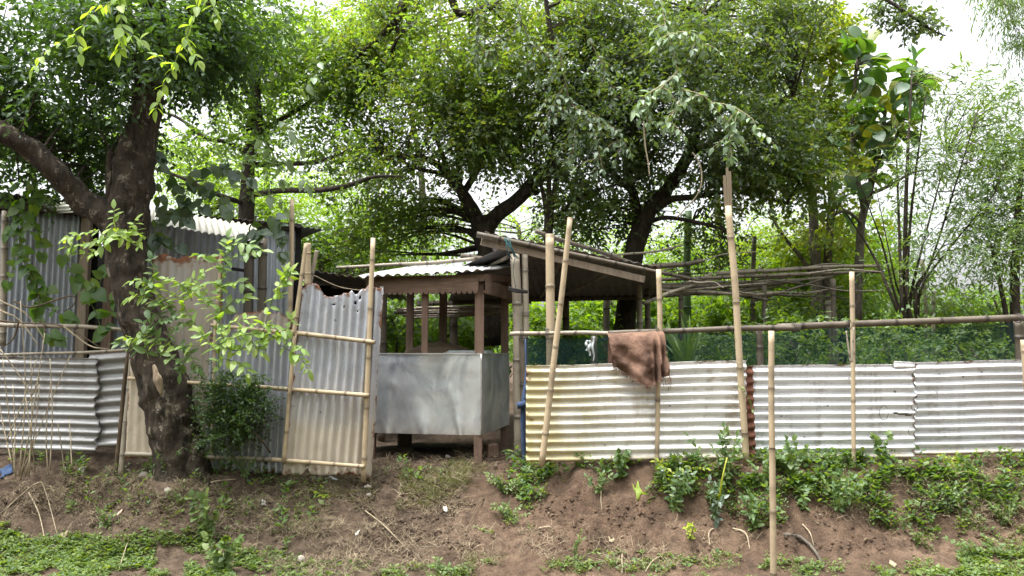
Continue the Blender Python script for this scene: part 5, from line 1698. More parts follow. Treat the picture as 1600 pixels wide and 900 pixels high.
SP = []
SP.append(sprig_thing('hanging_sprig', 'lime green sprig of pointed leaves dangling in front of the dark trunk top', 'sprig',
          [[(185, -30, 4.4), (188, 10, 4.4), (190, 50, 4.4), (186, 82, 4.4)], [(188, -10, 4.4), (165, 8, 4.4), (150, 12, 4.4)], [(190, 45, 4.4), (205, 55, 4.4), (218, 62, 4.4)]], .055, .1, 'lf_lime', 'oval', 1, droop=.5))
SP.append(sprig_thing('hanging_sprig', 'sparse lime sprig hanging far out in front of the dark crown beside the limb', 'sprig',
          [[(143, 10, 4.6), (128, 45, 4.6), (95, 66, 4.6), (66, 85, 4.6), (52, 108, 4.6)], [(118, 55, 4.6), (124, 72, 4.6), (126, 84, 4.6)]], .07, .095, 'lf_lime', 'oval', 2, droop=.5))
SP.append(sprig_thing('hanging_sprig', 'long lime sprig trailing down past the right side of the upper trunk', 'sprig',
          [[(315, -30, 4.7), (305, 20, 4.7), (285, 70, 4.7), (268, 110, 4.7), (250, 145, 4.7), (244, 172, 4.7)], [(325, -20, 4.7), (332, 10, 4.7), (338, 30, 4.7)], [(290, 60, 4.7), (300, 80, 4.7), (310, 95, 4.7)], [(272, 100, 4.7), (256, 96, 4.7), (246, 88, 4.7)]], .055, .09, 'lf_lime', 'oval', 3, droop=.45))
# light grey-green trailing spray in front of the dark tree
ps = [[(1030, -20, 7.4), (1040, 40, 7.3), (1052, 80, 7.2), (1060, 120, 7.2), (1066, 150, 7.2)], [(1052, 70, 7.2), (1030, 60, 7.2), (1078, 48, 7.2)], [(1060, 110, 7.2), (1030, 140, 7.1), (1012, 160, 7.1), (1000, 185, 7.1)], [(1064, 140, 7.2), (1100, 150, 7.1), (1130, 185, 7.1), (1150, 205, 7.1)],
      [(1066, 150, 7.2), (1050, 180, 7.1), (1040, 200, 7.1)], [(1110, 160, 7.1), (1140, 165, 7.1), (1175, 185, 7.0), (1182, 205, 7.0)], [(1080, 48, 7.2), (1095, 62, 7.2), (1098, 80, 7.2)], [(1130, 180, 7.1), (1140, 215, 7.1), (1138, 250, 7.1)], [(1040, 130, 7.2), (1008, 150, 7.1), (992, 170, 7.1)]]
ps = side_paths(np.random.default_rng(44), ps, 3, 30)
SP.append(sprig_thing('trailing_spray', 'pale grey-green leafy spray trailing in front of the dark drooping tree', 'spray', ps, .052, .1, 'lf_spray', 'oval', 4, droop=.55, stem_mat='stem_pale', r=.006, start=.0, jit=.5))
ps = [[(870, 60, 7.6), (880, 110, 7.5), (890, 160, 7.5), (900, 200, 7.5), (890, 250, 7.5)], [(890, 160, 7.5), (920, 190, 7.4), (935, 230, 7.4), (930, 270, 7.4)], [(885, 130, 7.5), (860, 170, 7.5), (850, 210, 7.5)], [(905, 190, 7.5), (960, 200, 7.4), (985, 240, 7.4)], [(920, 60, 7.6), (950, 120, 7.5), (960, 160, 7.5)]]
ps = side_paths(np.random.default_rng(45), ps, 4, 34)
SP.append(sprig_thing('trailing_spray', 'darker grey-green spray hanging between the forked and the dark tree', 'spray', ps, .06, .085, 'lf_spraydark', 'oval', 5, droop=.55, stem_mat='stem_brown', r=.006, start=.0, jit=.5))
ps = side_paths(np.random.default_rng(47), [[(800, -30, 7.8), (815, 30, 7.7), (832, 80, 7.7), (840, 130, 7.7)], [(815, 30, 7.7), (780, 60, 7.7), (765, 95, 7.7)], [(830, 70, 7.7), (860, 90, 7.6), (872, 120, 7.6)], [(740, -30, 7.9), (748, 40, 7.8), (742, 90, 7.8)]], 5, 32)
SP.append(sprig_thing('trailing_spray', 'mid green leafy spray hanging at the top in front of the forked tree', 'spray', ps, .065, .085, 'lf_spraydark', 'oval', 21, droop=.5, stem_mat='stem_brown', r=.006, start=.0, jit=.5))
# hanging bare tendrils of the dark tree
for k, (pts, lb) in enumerate((([(1006, 190, 7.2), (1008, 225, 7.2), (1013, 255, 7.2), (1015, 274, 7.2)], 'bare pale tendril hanging below the pale leafy spray'), ([(1082, 238, 7.6), (1095, 262, 7.6), (1092, 300, 7.6), (1058, 340, 7.7)], 'thin looping tendril in front of the dark crooked trunk'))):
    c = px_path(pts)
    v_, f_ = tube(c, [.008, .006], 6, 20)
    o = Geo().add(v_, f_).build('tendril', M['stem_pale'])
    o['label'], o['category'] = lb, 'tendril'

# young sapling growing up beside the leaning trunk
Ys = 5.5
SP.append(sprig_thing('leafy_sapling', 'lime leaved young branches spreading across the trunk below the fork', 'sapling',
          [[(215, 385, Ys), (190, 372, Ys), (160, 374, Ys), (130, 382, Ys), (104, 386, Ys)], [(175, 374, Ys), (150, 362, Ys), (118, 368, Ys), (102, 374, Ys)], [(165, 373, Ys), (152, 392, Ys), (140, 398, Ys), (118, 396, Ys)], [(190, 372, Ys), (180, 352, Ys), (178, 326, Ys)], [(192, 372, Ys), (204, 356, Ys), (212, 345, Ys)], [(215, 385, Ys), (222, 372, Ys), (214, 360, Ys)]],
          .034, .085, 'lf_lime', 'oval', 6, droop=.1))
SP.append(sprig_thing('leafy_sapling', 'lime leaved drooping branches in front of the tan patch beside the trunk', 'sapling',
          [[(262, 470, Ys), (240, 452, Ys), (222, 438, Ys), (205, 440, Ys)], [(270, 480, Ys), (240, 470, Ys), (215, 460, Ys), (200, 466, Ys)], [(285, 470, Ys), (262, 455, Ys), (250, 440, Ys)], [(300, 470, Ys), (290, 450, Ys), (275, 440, Ys), (255, 435, Ys)],
           [(330, 540, Ys), (300, 500, Ys), (285, 470, Ys), (300, 440, Ys), (320, 425, Ys)], [(330, 470, Ys), (315, 450, Ys), (300, 446, Ys)], [(320, 540, Ys), (260, 540, Ys), (225, 530, Ys), (195, 528, Ys)]],
          .04, .09, 'lf_lime', 'oval', 7, droop=.2))
SP.append(sprig_thing('leafy_sapling', 'tall thin lime sapling in front of the brown sheet with leaves to its tip', 'sapling',
          [[(342, 600, Ys - .1), (342, 540, Ys - .1), (345, 470, Ys - .1), (350, 410, Ys - .1), (356, 372, Ys - .1)], [(348, 420, Ys - .1), (330, 400, Ys - .1), (312, 398, Ys - .1)], [(350, 410, Ys - .1), (380, 395, Ys - .1), (410, 392, Ys - .1)], [(346, 450, Ys - .1), (330, 440, Ys - .1), (310, 450, Ys - .1)], [(344, 490, Ys - .1), (365, 470, Ys - .1), (385, 465, Ys - .1)],
           [(346, 450, Ys - .1), (370, 440, Ys - .1), (385, 445, Ys - .1)], [(355, 385, Ys - .1), (372, 380, Ys - .1), (390, 382, Ys - .1)], [(344, 500, Ys - .1), (325, 480, Ys - .1), (318, 470, Ys - .1)]],
          .045, .095, 'lf_sapling', 'oval', 8, droop=.2))
SP.append(sprig_thing('leafy_sapling', 'bright lime spray of leaves reaching over the bamboo rail to the gate', 'sapling',
          [[(330, 545, Ys - .2), (360, 530, Ys - .2), (390, 522, Ys - .2), (430, 524, Ys - .2), (470, 545, Ys - .2)], [(350, 530, Ys - .2), (345, 515, Ys - .2), (360, 505, Ys - .2), (385, 498, Ys - .2)], [(370, 520, Ys - .2), (400, 505, Ys - .2), (430, 510, Ys - .2)], [(380, 525, Ys - .2), (395, 540, Ys - .2), (410, 552, Ys - .2)], [(350, 560, Ys - .2), (380, 570, Ys - .2), (386, 585, Ys - .2)],
           [(335, 545, Ys - .2), (320, 530, Ys - .2), (312, 520, Ys - .2)], [(430, 524, Ys - .2), (450, 512, Ys - .2), (455, 500, Ys - .2)], [(440, 540, Ys - .2), (470, 560, Ys - .2), (482, 580, Ys - .2)], [(345, 540, Ys - .2), (370, 548, Ys - .2), (400, 535, Ys - .2), (420, 530, Ys - .2)], [(440, 460, Ys - .2), (448, 440, Ys - .2), (455, 425, Ys - .2)], [(400, 560, Ys - .2), (425, 470, Ys - .2), (440, 440, Ys - .2), (445, 425, Ys - .2)]],
          .036, .09, 'lf_lime', 'oval', 9, droop=.15))
SP.append(sprig_thing('leafy_sapling', 'green leafy clump hugging the trunk above the fence rail', 'sapling',
          [[(232, 560, Ys), (225, 530, Ys), (240, 510, Ys), (262, 500, Ys)], [(250, 560, Ys), (262, 530, Ys), (275, 510, Ys), (290, 505, Ys)], [(270, 545, Ys), (290, 540, Ys), (300, 560, Ys), (310, 575, Ys)], [(262, 560, Ys), (285, 565, Ys), (282, 585, Ys)], [(250, 540, Ys), (240, 520, Ys), (222, 505, Ys)], [(215, 545, Ys), (205, 540, Ys), (186, 536, Ys)],
           [(240, 480, Ys), (250, 470, Ys), (262, 480, Ys)], [(222, 480, Ys), (240, 490, Ys), (255, 500, Ys), (275, 490, Ys)], [(225, 470, Ys), (228, 450, Ys), (240, 430, Ys), (236, 405, Ys)]],
          .032, .085, 'lf_weed', 'oval', 10, droop=.2, spread=1.2))
# climbing vine on the hut wall and limb
ps = [[(30, 300, 6.9), (28, 340, 6.9), (32, 390, 6.9), (45, 430, 6.9), (60, 470, 6.9)], [(70, 300, 6.9), (50, 320, 6.9), (30, 345, 6.9), (12, 365, 6.9)], [(34, 390, 6.9), (20, 420, 6.9), (12, 440, 6.9)], [(45, 420, 6.9), (60, 445, 6.9), (75, 450, 6.9)], [(60, 460, 6.9), (70, 480, 6.9), (95, 490, 6.9), (110, 498, 6.9)], [(80, 310, 6.8), (60, 300, 6.8), (30, 292, 6.8)], [(50, 350, 6.9), (62, 370, 6.9), (66, 395, 6.9)],
      [(62, 470, 6.85), (55, 500, 6.85), (75, 520, 6.85), (90, 530, 6.85)], [(100, 400, 6.8), (112, 425, 6.8), (120, 440, 6.8), (132, 460, 6.8)]]
SP.append(sprig_thing('climbing_vine', 'vine with broad heart-shaped leaves hanging over the hut wall', 'vine', ps, .085, .125, 'lf_vine', 'heart', 11, droop=.5, stem_mat='stem_brown', jit=.5, face=(0, -.9, .5)))
ps = [[(235, 235, 6.7), (250, 260, 6.7), (270, 290, 6.7), (285, 305, 6.7), (290, 320, 6.7)], [(240, 280, 6.7), (250, 310, 6.7), (245, 340, 6.7), (240, 380, 6.7)], [(270, 290, 6.7), (310, 290, 6.7), (345, 305, 6.7), (355, 330, 6.7)], [(290, 300, 6.7), (330, 260, 6.7), (360, 270, 6.7)], [(262, 330, 6.7), (258, 350, 6.7), (250, 370, 6.7)], [(395, 350, 6.6), (405, 365, 6.6), (402, 385, 6.6)], [(430, 340, 6.6), (438, 352, 6.6), (440, 370, 6.6)]]
SP.append(sprig_thing('climbing_vine', 'vine with large dark glossy leaves between the trunk and the pale awning', 'vine', side_paths(np.random.default_rng(46), ps, 1, 40), .1, .13, 'lf_broad', 'heart', 12, droop=.55, stem_mat='stem_green', jit=.55, face=(0, -.8, .6)))
ps = [[(140, 440, 6.6), (150, 455, 6.6), (160, 430, 6.6)], [(160, 520, 6.6), (150, 490, 6.6), (140, 470, 6.6)], [(165, 510, 6.6), (172, 490, 6.6), (178, 470, 6.6)]]
SP.append(sprig_thing('climbing_vine', 'few large leaves hanging in the dark doorway of the hut', 'vine', ps, .12, .14, 'lf_vine', 'heart', 13, droop=.5, jit=.5, face=(0, -.9, .5)))
ps = [[(410, 220, 6.9), (430, 245, 6.9), (440, 280, 6.9)], [(440, 190, 6.9), (460, 210, 6.9), (470, 230, 6.9)], [(450, 250, 6.9), (470, 275, 6.9), (480, 290, 6.9)], [(360, 290, 6.9), (370, 260, 6.9), (390, 250, 6.9)], [(395, 300, 6.9), (430, 310, 6.9), (445, 325, 6.9)], [(470, 140, 6.9), (490, 120, 6.9), (505, 70, 6.9)], [(440, 60, 6.9), (470, 50, 6.9), (495, 30, 6.9)]]
SP.append(sprig_thing('climbing_vine', 'loose green pointed leaves drooping in front of the slim tree', 'vine', ps, .1, .13, 'lf_spray', 'oval', 14, droop=.8, jit=.5))

# round dark shrub against the upright sheets
rng = np.random.default_rng(15)
T = thing('dark_shrub', 'round dense dark green shrub growing between the trunk and the gate', 'shrub', G(372, 715))
g = Geo()
c = np.concatenate([blob(rng, *b) for b in ((352, 625, 6.1, 34, 36, .15, 10), (385, 640, 6.1, 30, 40, .15, 9), (345, 668, 6.1, 30, 26, .14, 7), (400, 615, 6.1, 14, 30, .1, 4), (330, 600, 6.1, 18, 14, .1, 3))])
crown_geo(g, rng, c, .085, 26, 7, .12, .034, .55, droop=.2)
base = G(380, 722)
branches(g, rng, [base, base + (0, 0, .12)], c, 1, .006, .002, 1, .02)
g.build('crown', [M['lf_shrub'], M['stem_brown']], T)
v_, f_ = tube([G(432, 722), P(410, 690, 6.1), P(388, 665, 6.1)], [.007, .005], 6, 10)
Geo().add(v_, f_).build('stem', M['stem_brown'], T)

# dry shrub with bare pale stalks on the left
rng = np.random.default_rng(16)
T = thing('dry_shrub', 'dead shrub of bare pale stalks standing in front of the left sheet fence', 'shrub', G(30, 712))
for k, (x0, y0, x1, y1) in enumerate(((25, 745, 4, 560), (30, 745, 32, 470), (32, 750, 70, 520), (34, 740, 110, 555), (22, 740, 20, 600), (45, 745, 48, 560), (75, 742, 80, 590), (101, 740, 90, 660), (112, 730, 108, 655), (20, 730, -8, 560), (40, 745, 62, 600), (55, 735, 40, 620), (10, 690, 58, 560), (0, 545, 60, 640), (62, 590, 20, 690), (70, 520, 60, 500), (78, 735, 78, 560))):
    a = P(x0, y0, 5.95 + .03 * (k % 4))
    b = P(x1, y1, 5.9 + .05 * (k % 5))
    v_, f_ = tube([a, (a + b) / 2 + rng.normal(0, .02, 3), b], [.0055, .0028], 5, 10)
    Geo().add(v_, f_).build('stalk', M['stem_pale'], T)
T = thing('dead_branch', 'fallen dead twiggy branch lying on the rail by the hut wall', 'branch', P(100, 515, 6.4))
for k, pts in enumerate(([(-10, 500, 6.4), (40, 505, 6.4), (100, 510, 6.4), (160, 545, 6.4)], [(0, 485, 6.4), (30, 500, 6.4), (60, 540, 6.4)], [(30, 500, 6.4), (20, 530, 6.4), (0, 545, 6.4)], [(100, 510, 6.4), (140, 540, 6.4), (170, 545, 6.4)], [(20, 470, 6.4), (50, 480, 6.4), (110, 462, 6.4), (116, 475, 6.4), (100, 487, 6.4)], [(0, 470, 6.45), (40, 490, 6.45), (70, 530, 6.45)])):
    v_, f_ = tube(px_path(pts), [.009, .004], 6, 20, .2)
    Geo().add(v_, f_).build('twig', M['stem_pale' if k % 2 else 'stem_brown'], T)

# strap-leaved plant behind the net
rng = np.random.default_rng(17)
T = thing('strap_leaf_plant', 'plant with long upright strap leaves behind the net beside the towel', 'plant', Gxy(1075, 6.8))
for k in range(16):
    x = 1072 + rng.uniform(-12, 14)
    tx_, ty_ = x + rng.uniform(-45, 45), rng.uniform(495, 535)
    a, b = P(x, 575, 6.8), P(tx_, ty_, 6.8 + rng.uniform(-.15, .15))
    put_leaf(rng, T, a, b - a, (rng.normal(0, .3), -1, .3), float(np.linalg.norm(b - a)) * 1.05, 'lf_bush', 'strap')

# ------------------------------------------------------------------ weeds on the bank, each a plant of its own
def weed(label, px, py, h, w, n, ll, mat, kind, seed, name='weed', lean=0.0, flowers=False, group='leafy weeds on the bank'):
    """px, py: its foot in the photograph; h, w: pixels"""
    rng = np.random.default_rng(seed)
    b = G(px, py)
    Y = b[1]
    t = thing(name, label, 'weed', b, group)
    for k in range(n):
        top = b + np.array((px2m(rng.uniform(-.5, .5) * w + lean, Y), rng.uniform(-.12, .06), px2m(h * rng.uniform(.55, 1), Y)))
        mid = b * .5 + top * .5 + rng.normal(0, .012, 3) + (0, 0, .02)
        sprig(rng, t, [b - (0, 0, .01), mid, top], ll * .62, ll, mat, kind, r=.0035, start=.18, droop=.25, spread=1.0, jit=.45)
        if flowers:
            f0 = top + (0, 0, .012)
            v_, f_ = tube([top, f0], [.008, .012], 6, 3)
            Geo().add(v_, f_).build('flower', M['cloth_white'], t)
    return t


wd = [
    ('tall weed with purple-green leaves in front of the rusty overlap strip', 1132, 765, 100, 130, 9, .06, 'lf_weed', 'oval'),
    ('bushy weed with broad leaves below the thin pole of the towel', 1052, 800, 75, 60, 7, .06, 'lf_weed', 'oval'),
    ('yellowing weed at the top of the bank under the white sheet', 1060, 745, 28, 90, 6, .05, 'lf_limeweed', 'oval'),
    ('broad leaved seedling clump against the foot of the white sheet', 968, 748, 48, 36, 4, .052, 'lf_weed', 'heart'),
    ('small leafy clump at the lip of the bank left of the seedlings', 935, 770, 34, 40, 5, .045, 'lf_weed', 'oval'),
    ('drooping weed with dull wilted leaves low on the bank', 1118, 815, 60, 40, 5, .065, 'lf_broad', 'oval'),
    ('weed with big leaves hanging down the bank beside the short stake', 1180, 830, 75, 50, 6, .062, 'lf_weed', 'oval'),
    ('tiny lime seedling on the bare soil under the bushy weed', 1078, 842, 28, 18, 3, .04, 'lf_limeweed', 'oval'),
    ('pale fuzzy seedling at the foot of the bank below the white sheet', 898, 868, 42, 24, 3, .04, 'lf_cover', 'lance'),
    ('leafy weed climbing in front of the second sheet near its slit', 1384, 740, 58, 40, 4, .06, 'lf_weed', 'heart'),
    ('clump of round leaved weeds right of the short stake', 1232, 745, 58, 60, 7, .05, 'lf_weed', 'heart'),
    ('weed spilling over the bank below the wavy pole', 1310, 800, 60, 70, 8, .055, 'lf_weed', 'oval'),
    ('bright rosette of weeds low on the bank under the second sheet', 1258, 795, 34, 30, 4, .06, 'lf_weed', 'oval'),
    ('lone sprout on the bare soil below the third sheet', 1432, 850, 26, 24, 3, .045, 'lf_cover', 'oval'),
    ('weed with pale yellow leaves at the foot of the third sheet', 1490, 728, 26, 46, 5, .04, 'lf_limeweed', 'oval'),
    ('heart leaved weed standing alone below the round dark shrub', 322, 850, 80, 46, 5, .06, 'lf_cover', 'heart'),
    ('taller heart leaved weed at the edge of the green ground cover', 350, 893, 62, 60, 5, .062, 'lf_cover', 'heart'),
    ('spread of toothed weeds on the bare slope below the trunk', 168, 822, 28, 46, 5, .045, 'lf_cover', 'oval'),
    ('small weed with a yellow leaf on the slope near the dry stalks', 110, 800, 20, 24, 3, .04, 'lf_cover', 'oval'),
    ('tuft of small rounded leaves at the base of the trunk', 268, 750, 56, 40, 6, .032, 'lf_weed', 'oval'),
    ('little bright sprout on the slope right of the trunk', 288, 788, 14, 22, 3, .045, 'lf_cover', 'oval'),
    ('leafy sprouts at the foot of the upright sheets', 382, 745, 34, 50, 6, .036, 'lf_weed', 'oval'),
    ('bright green weed clump on the right side of the footpath', 790, 770, 30, 60, 8, .036, 'lf_cover', 'oval'),
    ('second bright weed clump lower beside the footpath', 800, 815, 26, 60, 7, .036, 'lf_cover', 'oval'),
    ('weed clump at the corner post of the white sheet', 845, 755, 28, 60, 7, .034, 'lf_weed', 'oval'),
    ('pale weed sprout at the bottom of the footpath', 695, 893, 22, 40, 5, .036, 'lf_cover', 'oval'),
    ('narrow leaved weed in the yard beside the blue pipe', 805, 722, 26, 40, 3, .1, 'lf_weed', 'lance'),
    ('single weed left on the bank lip beside the gate foot', 446, 858, 22, 12, 2, .036, 'lf_cover', 'oval'),
    ('bright low weed patch right of the bare soil slope', 1520, 870, 26, 90, 9, .045, 'lf_cover', 'oval'),
    ('leafy weeds spilling from the dry grass under the third sheet', 1480, 805, 46, 80, 9, .042, 'lf_weed', 'oval'),
    ('weed clump hanging at the far end of the bank', 1570, 815, 44, 60, 8, .042, 'lf_cover', 'oval'),
    ('weed between the short stake and the bare soil', 1190, 760, 60, 46, 5, .05, 'lf_weed', 'oval'),
]
for k, a in enumerate(wd):
    weed(*a, seed=500 + k, flowers=(k == 1))
v_, f_ = tube([G(1122, 790), P(1128, 750, 5.72), P(1136, 715, 5.75)], [.007, .005], 6, 8)
o = Geo().add(v_, f_).build('green_stalk', M['lf_limeweed'])
o['label'], o['category'] = 'smooth bright green stalk standing among the weeds under the white sheet', 'stalk'
# small leaves on the rusty strip
SP.append(sprig_thing('leafy_twig', 'little green twig growing out over the rusty overlap strip', 'twig', [[(1176, 640, 5.98), (1165, 612, 5.96), (1158, 606, 5.95)]], .05, .045, 'lf_cover', 'oval', 19))

# ------------------------------------------------------------------ ground cover, dry grass and roots: what nobody could count
rng = np.random.default_rng(600)


def scatter(px, py, rx, ry, n, thr=-.18):
    q = in_ball(rng, n * 2)[:n]
    a = rng.uniform(0, 2 * np.pi, n)
    r = np.sqrt(rng.uniform(0, 1, n))
    x, y = px + rx * r * np.cos(a), py + ry * r * np.sin(a)
    keep = fbm(np.stack((x / 38, y / 22, x * 0), -1), 3) > thr
    return Gs(x[keep], y[keep])


def rosettes(g, pts, nl, ll, lw=.62, up=.45, h=.03):
    N = len(pts)
    if N == 0:
        return
    a = rng.uniform(0, 2 * np.pi, (N, 1)) + np.arange(nl)[None] * 2.4 + rng.normal(0, .3, (N, nl))
    ax = np.stack((np.cos(a), np.sin(a), up + rng.normal(0, .25, (N, nl))), -1)
    b = pts[:, None] + np.stack((np.cos(a) * .008, np.sin(a) * .008, rng.uniform(0, h, (N, nl))), -1)
    nn = np.array((0, 0, 1.0)) + rng.normal(0, .35, (N, nl, 3))
    L = ll * rng.uniform(.6, 1.2, (N, nl)) * (.55 + 1.1 * rng.uniform(0, 1, (N, 1)) ** 2)
    v, f = leaves(b.reshape(-1, 3), ax.reshape(-1, 3), nn.reshape(-1, 3), L.ravel(), (L * lw).ravel())
    g.add(v, f, 0, False)


def blades(g, pts, ln, w, lay=.8, n=1, mat=0):
    """thin bent blades or roots"""
    N = len(pts) * n
    if N == 0:
        return
    p = np.repeat(pts, n, 0) + rng.normal(0, .012, (N, 3)) * (1, 1, 0)
    a = rng.uniform(0, 2 * np.pi, N)
    L = ln * rng.uniform(.4, 1.4, N)
    d1 = np.stack((np.cos(a), np.sin(a), rng.uniform(.1, 1.2, N)), -1)
    d1 = nrm(d1)
    d2 = nrm(d1 * (1, 1, 0) + np.stack((rng.normal(0, .4, N), rng.normal(0, .4, N), -lay * rng.uniform(0, 1.0, N)), -1))
    s = nrm(np.cross(d1, rng.normal(size=(N, 3))))
    p0, p1 = p, p + d1 * L[:, None] * .5
    p2 = p1 + d2 * L[:, None] * .5
    gz = H(p2[:, 0], p2[:, 1]) + .004
    p2[:, 2] = np.maximum(p2[:, 2], gz)
    ww = w * rng.uniform(.6, 1.4, N)[:, None]
    v = np.stack((p0 - s * ww, p0 + s * ww, p1 - s * ww * .8, p1 + s * ww * .8, p2), 1).reshape(-1, 3)
    f = np.array([(0, 1, 3), (0, 3, 2), (2, 3, 4)])[None] + (np.arange(N) * 5)[:, None, None]
    g.add(v, f.reshape(-1, 3), mat, False)


g = Geo()
for a in ((60, 872, 150, 40, 1500), (230, 880, 180, 40, 1500), (360, 890, 120, 34, 520), (150, 898, 260, 20, 900), (20, 845, 60, 26, 260), (250, 850, 120, 20, 160), (500, 900, 140, 22, 220), (860, 896, 160, 20, 320), (960, 885, 70, 24, 130), (1130, 888, 140, 24, 330), (1260, 896, 140, 18, 270),
          (1530, 845, 90, 34, 420), (1560, 888, 90, 26, 650), (1470, 890, 70, 16, 160), (680, 896, 80, 14, 120), (1400, 899, 150, 10, 110), (1590, 760, 40, 46, 120), (800, 780, 50, 26, 90), (790, 820, 50, 20, 80), (300, 810, 200, 40, 160)):
    rosettes(g, scatter(*a, thr=-.55 if a[0] < 400 else -.2), 5, .026)
g.build('ground_cover', M['lf_cover'], kind='stuff')
g = Geo()
for a in ((1270, 745, 100, 46, 300), (1370, 760, 120, 44, 320), (1470, 770, 120, 42, 270), (1560, 770, 80, 54, 260), (1180, 770, 70, 66, 220), (1080, 765, 100, 34, 260), (1330, 722, 130, 12, 200), (1000, 735, 110, 12, 120), (870, 740, 60, 14, 110), (1420, 820, 60, 20, 60),
          (390, 742, 60, 12, 60), (270, 735, 50, 16, 60), (60, 735, 90, 16, 70), (640, 745, 60, 14, 20), (800, 780, 50, 30, 120), (430, 790, 90, 40, 60), (200, 770, 140, 30, 60)):
    rosettes(g, scatter(*a), 6, .044, .6, .7, .11)
g.build('undergrowth', M['lf_weed'], kind='stuff')
g = Geo()
for a in ((500, 790, 130, 50, 520), (560, 840, 90, 40, 240), (420, 820, 90, 40, 260), (210, 780, 140, 40, 300), (80, 790, 90, 46, 220), (690, 770, 70, 40, 260), (760, 860, 120, 36, 260), (1520, 765, 100, 34, 420), (1430, 780, 80, 30, 200), (900, 850, 80, 30, 70), (1100, 840, 80, 30, 60), (620, 720, 60, 20, 80), (740, 715, 70, 16, 70), (340, 800, 60, 40, 160), (560, 885, 140, 16, 260), (1010, 870, 80, 20, 100), (250, 760, 90, 26, 300), (120, 760, 110, 30, 260), (1350, 775, 120, 40, 200), (1560, 800, 60, 30, 200)):
    blades(g, scatter(*a, thr=-.4), .12, .0013, 1.0, 4)
g.build('dry_grass', M['dry'], kind='stuff')
g = Geo()
for a in ((680, 750, 60, 30, 360), (720, 740, 40, 20, 200), (640, 770, 50, 30, 140), (520, 770, 80, 30, 160), (880, 890, 120, 14, 120), (480, 800, 100, 40, 140), (780, 885, 80, 16, 120)):
    blades(g, scatter(*a), .11, .0018, .7, 3)
g.build('green_grass', M['lf_grass'], kind='stuff')
g = Geo()
for a in ((250, 770, 260, 40, 330), (600, 800, 260, 70, 300), (1000, 800, 200, 50, 90), (1400, 830, 200, 40, 60), (700, 705, 120, 20, 160), (300, 730, 200, 16, 160), (60, 760, 100, 40, 160)):
    p = scatter(*a)
    N = len(p)
    aa = rng.uniform(0, 6.28, N)
    v, f = leaves(p + (0, 0, .006), np.stack((np.cos(aa), np.sin(aa), rng.normal(0, .15, N)), -1), np.array((0, 0, 1.0)) + rng.normal(0, .25, (N, 3)), rng.uniform(.02, .05, N), rng.uniform(.01, .024, N))
    g.add(v, f, 0, False)
g.build('leaf_litter', M['lf_dry'], kind='stuff')
g = Geo()
for a in ((450, 800, 300, 60, 1800), (1000, 820, 220, 60, 1500), (1400, 830, 200, 40, 1000), (700, 800, 160, 90, 1500), (150, 770, 150, 50, 1000), (600, 740, 120, 20, 300)):
    p = scatter(*a, thr=-.3)
    N = len(p)
    r = (.003 + .016 * rng.uniform(0, 1, N) ** 3)[:, None, None]
    o = np.array([(0, 0, 1), (1, 0, 0), (0, 1, 0), (-1, 0, 0), (0, -1, 0), (0, 0, -1)], float)
    v = p[:, None] + (o[None] + rng.normal(0, .25, (N, 6, 3))) * r
    f = np.array([(0, 1, 2), (0, 2, 3), (0, 3, 4), (0, 4, 1), (5, 2, 1), (5, 3, 2), (5, 4, 3), (5, 1, 4)])[None] + (np.arange(N) * 6)[:, None, None]
    g.add(v.reshape(-1, 3), f.reshape(-1, 3), 0, True)
g.build('soil_crumbs', M['soil'], kind='stuff')

# ------------------------------------------------------------------ sticks, roots, scraps and stones that one can pick out
def stick(label, pts, r, mat='stem_pale', name='dry_stick', cat='stick', lift=.012):
    c = []
    for k, (x, y) in enumerate(pts):
        p = G(x, y)
        p = p + np.array((0, 0, lift + (.03 if 0 < k < len(pts) - 1 else 0)))
        c.append(p)
    v, f = tube(c, [r, r * .55], 6, 14, .2, 30, seed=int(pts[0][0]))
    o = Geo().add(v, f).build(name, M[mat])
    o['label'], o['category'] = label, cat
    return o


stick('pale dry stick lying on the slope right of the trunk', [(310, 773), (330, 762), (368, 751)], .007)
stick('long bent dry stalk leaning over the slope at the left edge', [(0, 806), (55, 764), (70, 775), (90, 840)], .006)
stick('dry stalk lying across the slope below the dry shrub', [(45, 772), (60, 810), (70, 845)], .006)
stick('thin dry stalk hanging down the bank under the small leafy clump', [(940, 762), (939, 790), (942, 808)], .004)
stick('branching root poking from the bank below the drooping weed', [(1115, 828), (1108, 842), (1109, 855)], .006, 'stem_pale', 'exposed_root', 'root')
stick('curved exposed root on the bare soil left of the short stake', [(1145, 828), (1165, 842), (1172, 862)], .006, 'stem_pale', 'exposed_root', 'root')
stick('thick dark dead branch lying on the soil by the short stake', [(1226, 838), (1252, 850), (1275, 872), (1285, 888)], .016, 'bark_grey', 'dead_branch', 'branch')
stick('thin root curving over the bare bank right of the short stake', [(1254, 822), (1266, 842), (1272, 856)], .005, 'stem_pale', 'exposed_root', 'root')
stick('pale twig lying near the road edge below the bare bank', [(1032, 872), (1020, 886), (1008, 896)], .005)
stick('short dry twig low on the bank beside the weed clump of the path', [(842, 828), (858, 832), (868, 833)], .006)
stick('slender root hanging on the path side of the bank', [(756, 780), (745, 800), (730, 832)], .006, 'stem_brown', 'exposed_root', 'root')
stick('thin root trailing across the footpath', [(545, 775), (575, 800), (600, 825)], .006, 'stem_brown', 'exposed_root', 'root')
stick('long thin root crossing the slope in front of the gate', [(570, 800), (600, 830), (640, 865)], .005, 'stem_pale', 'exposed_root', 'root')
stick('leaning dry stalk among the dry grass under the third sheet', [(1462, 770), (1476, 795), (1486, 815)], .004)
stick('dry stalk in the ground cover near the bottom left', [(205, 845), (198, 860), (186, 892)], .004)
stick('upright dry stalk at the bottom of the bare bank', [(972, 868), (972, 884), (972, 899)], .005)


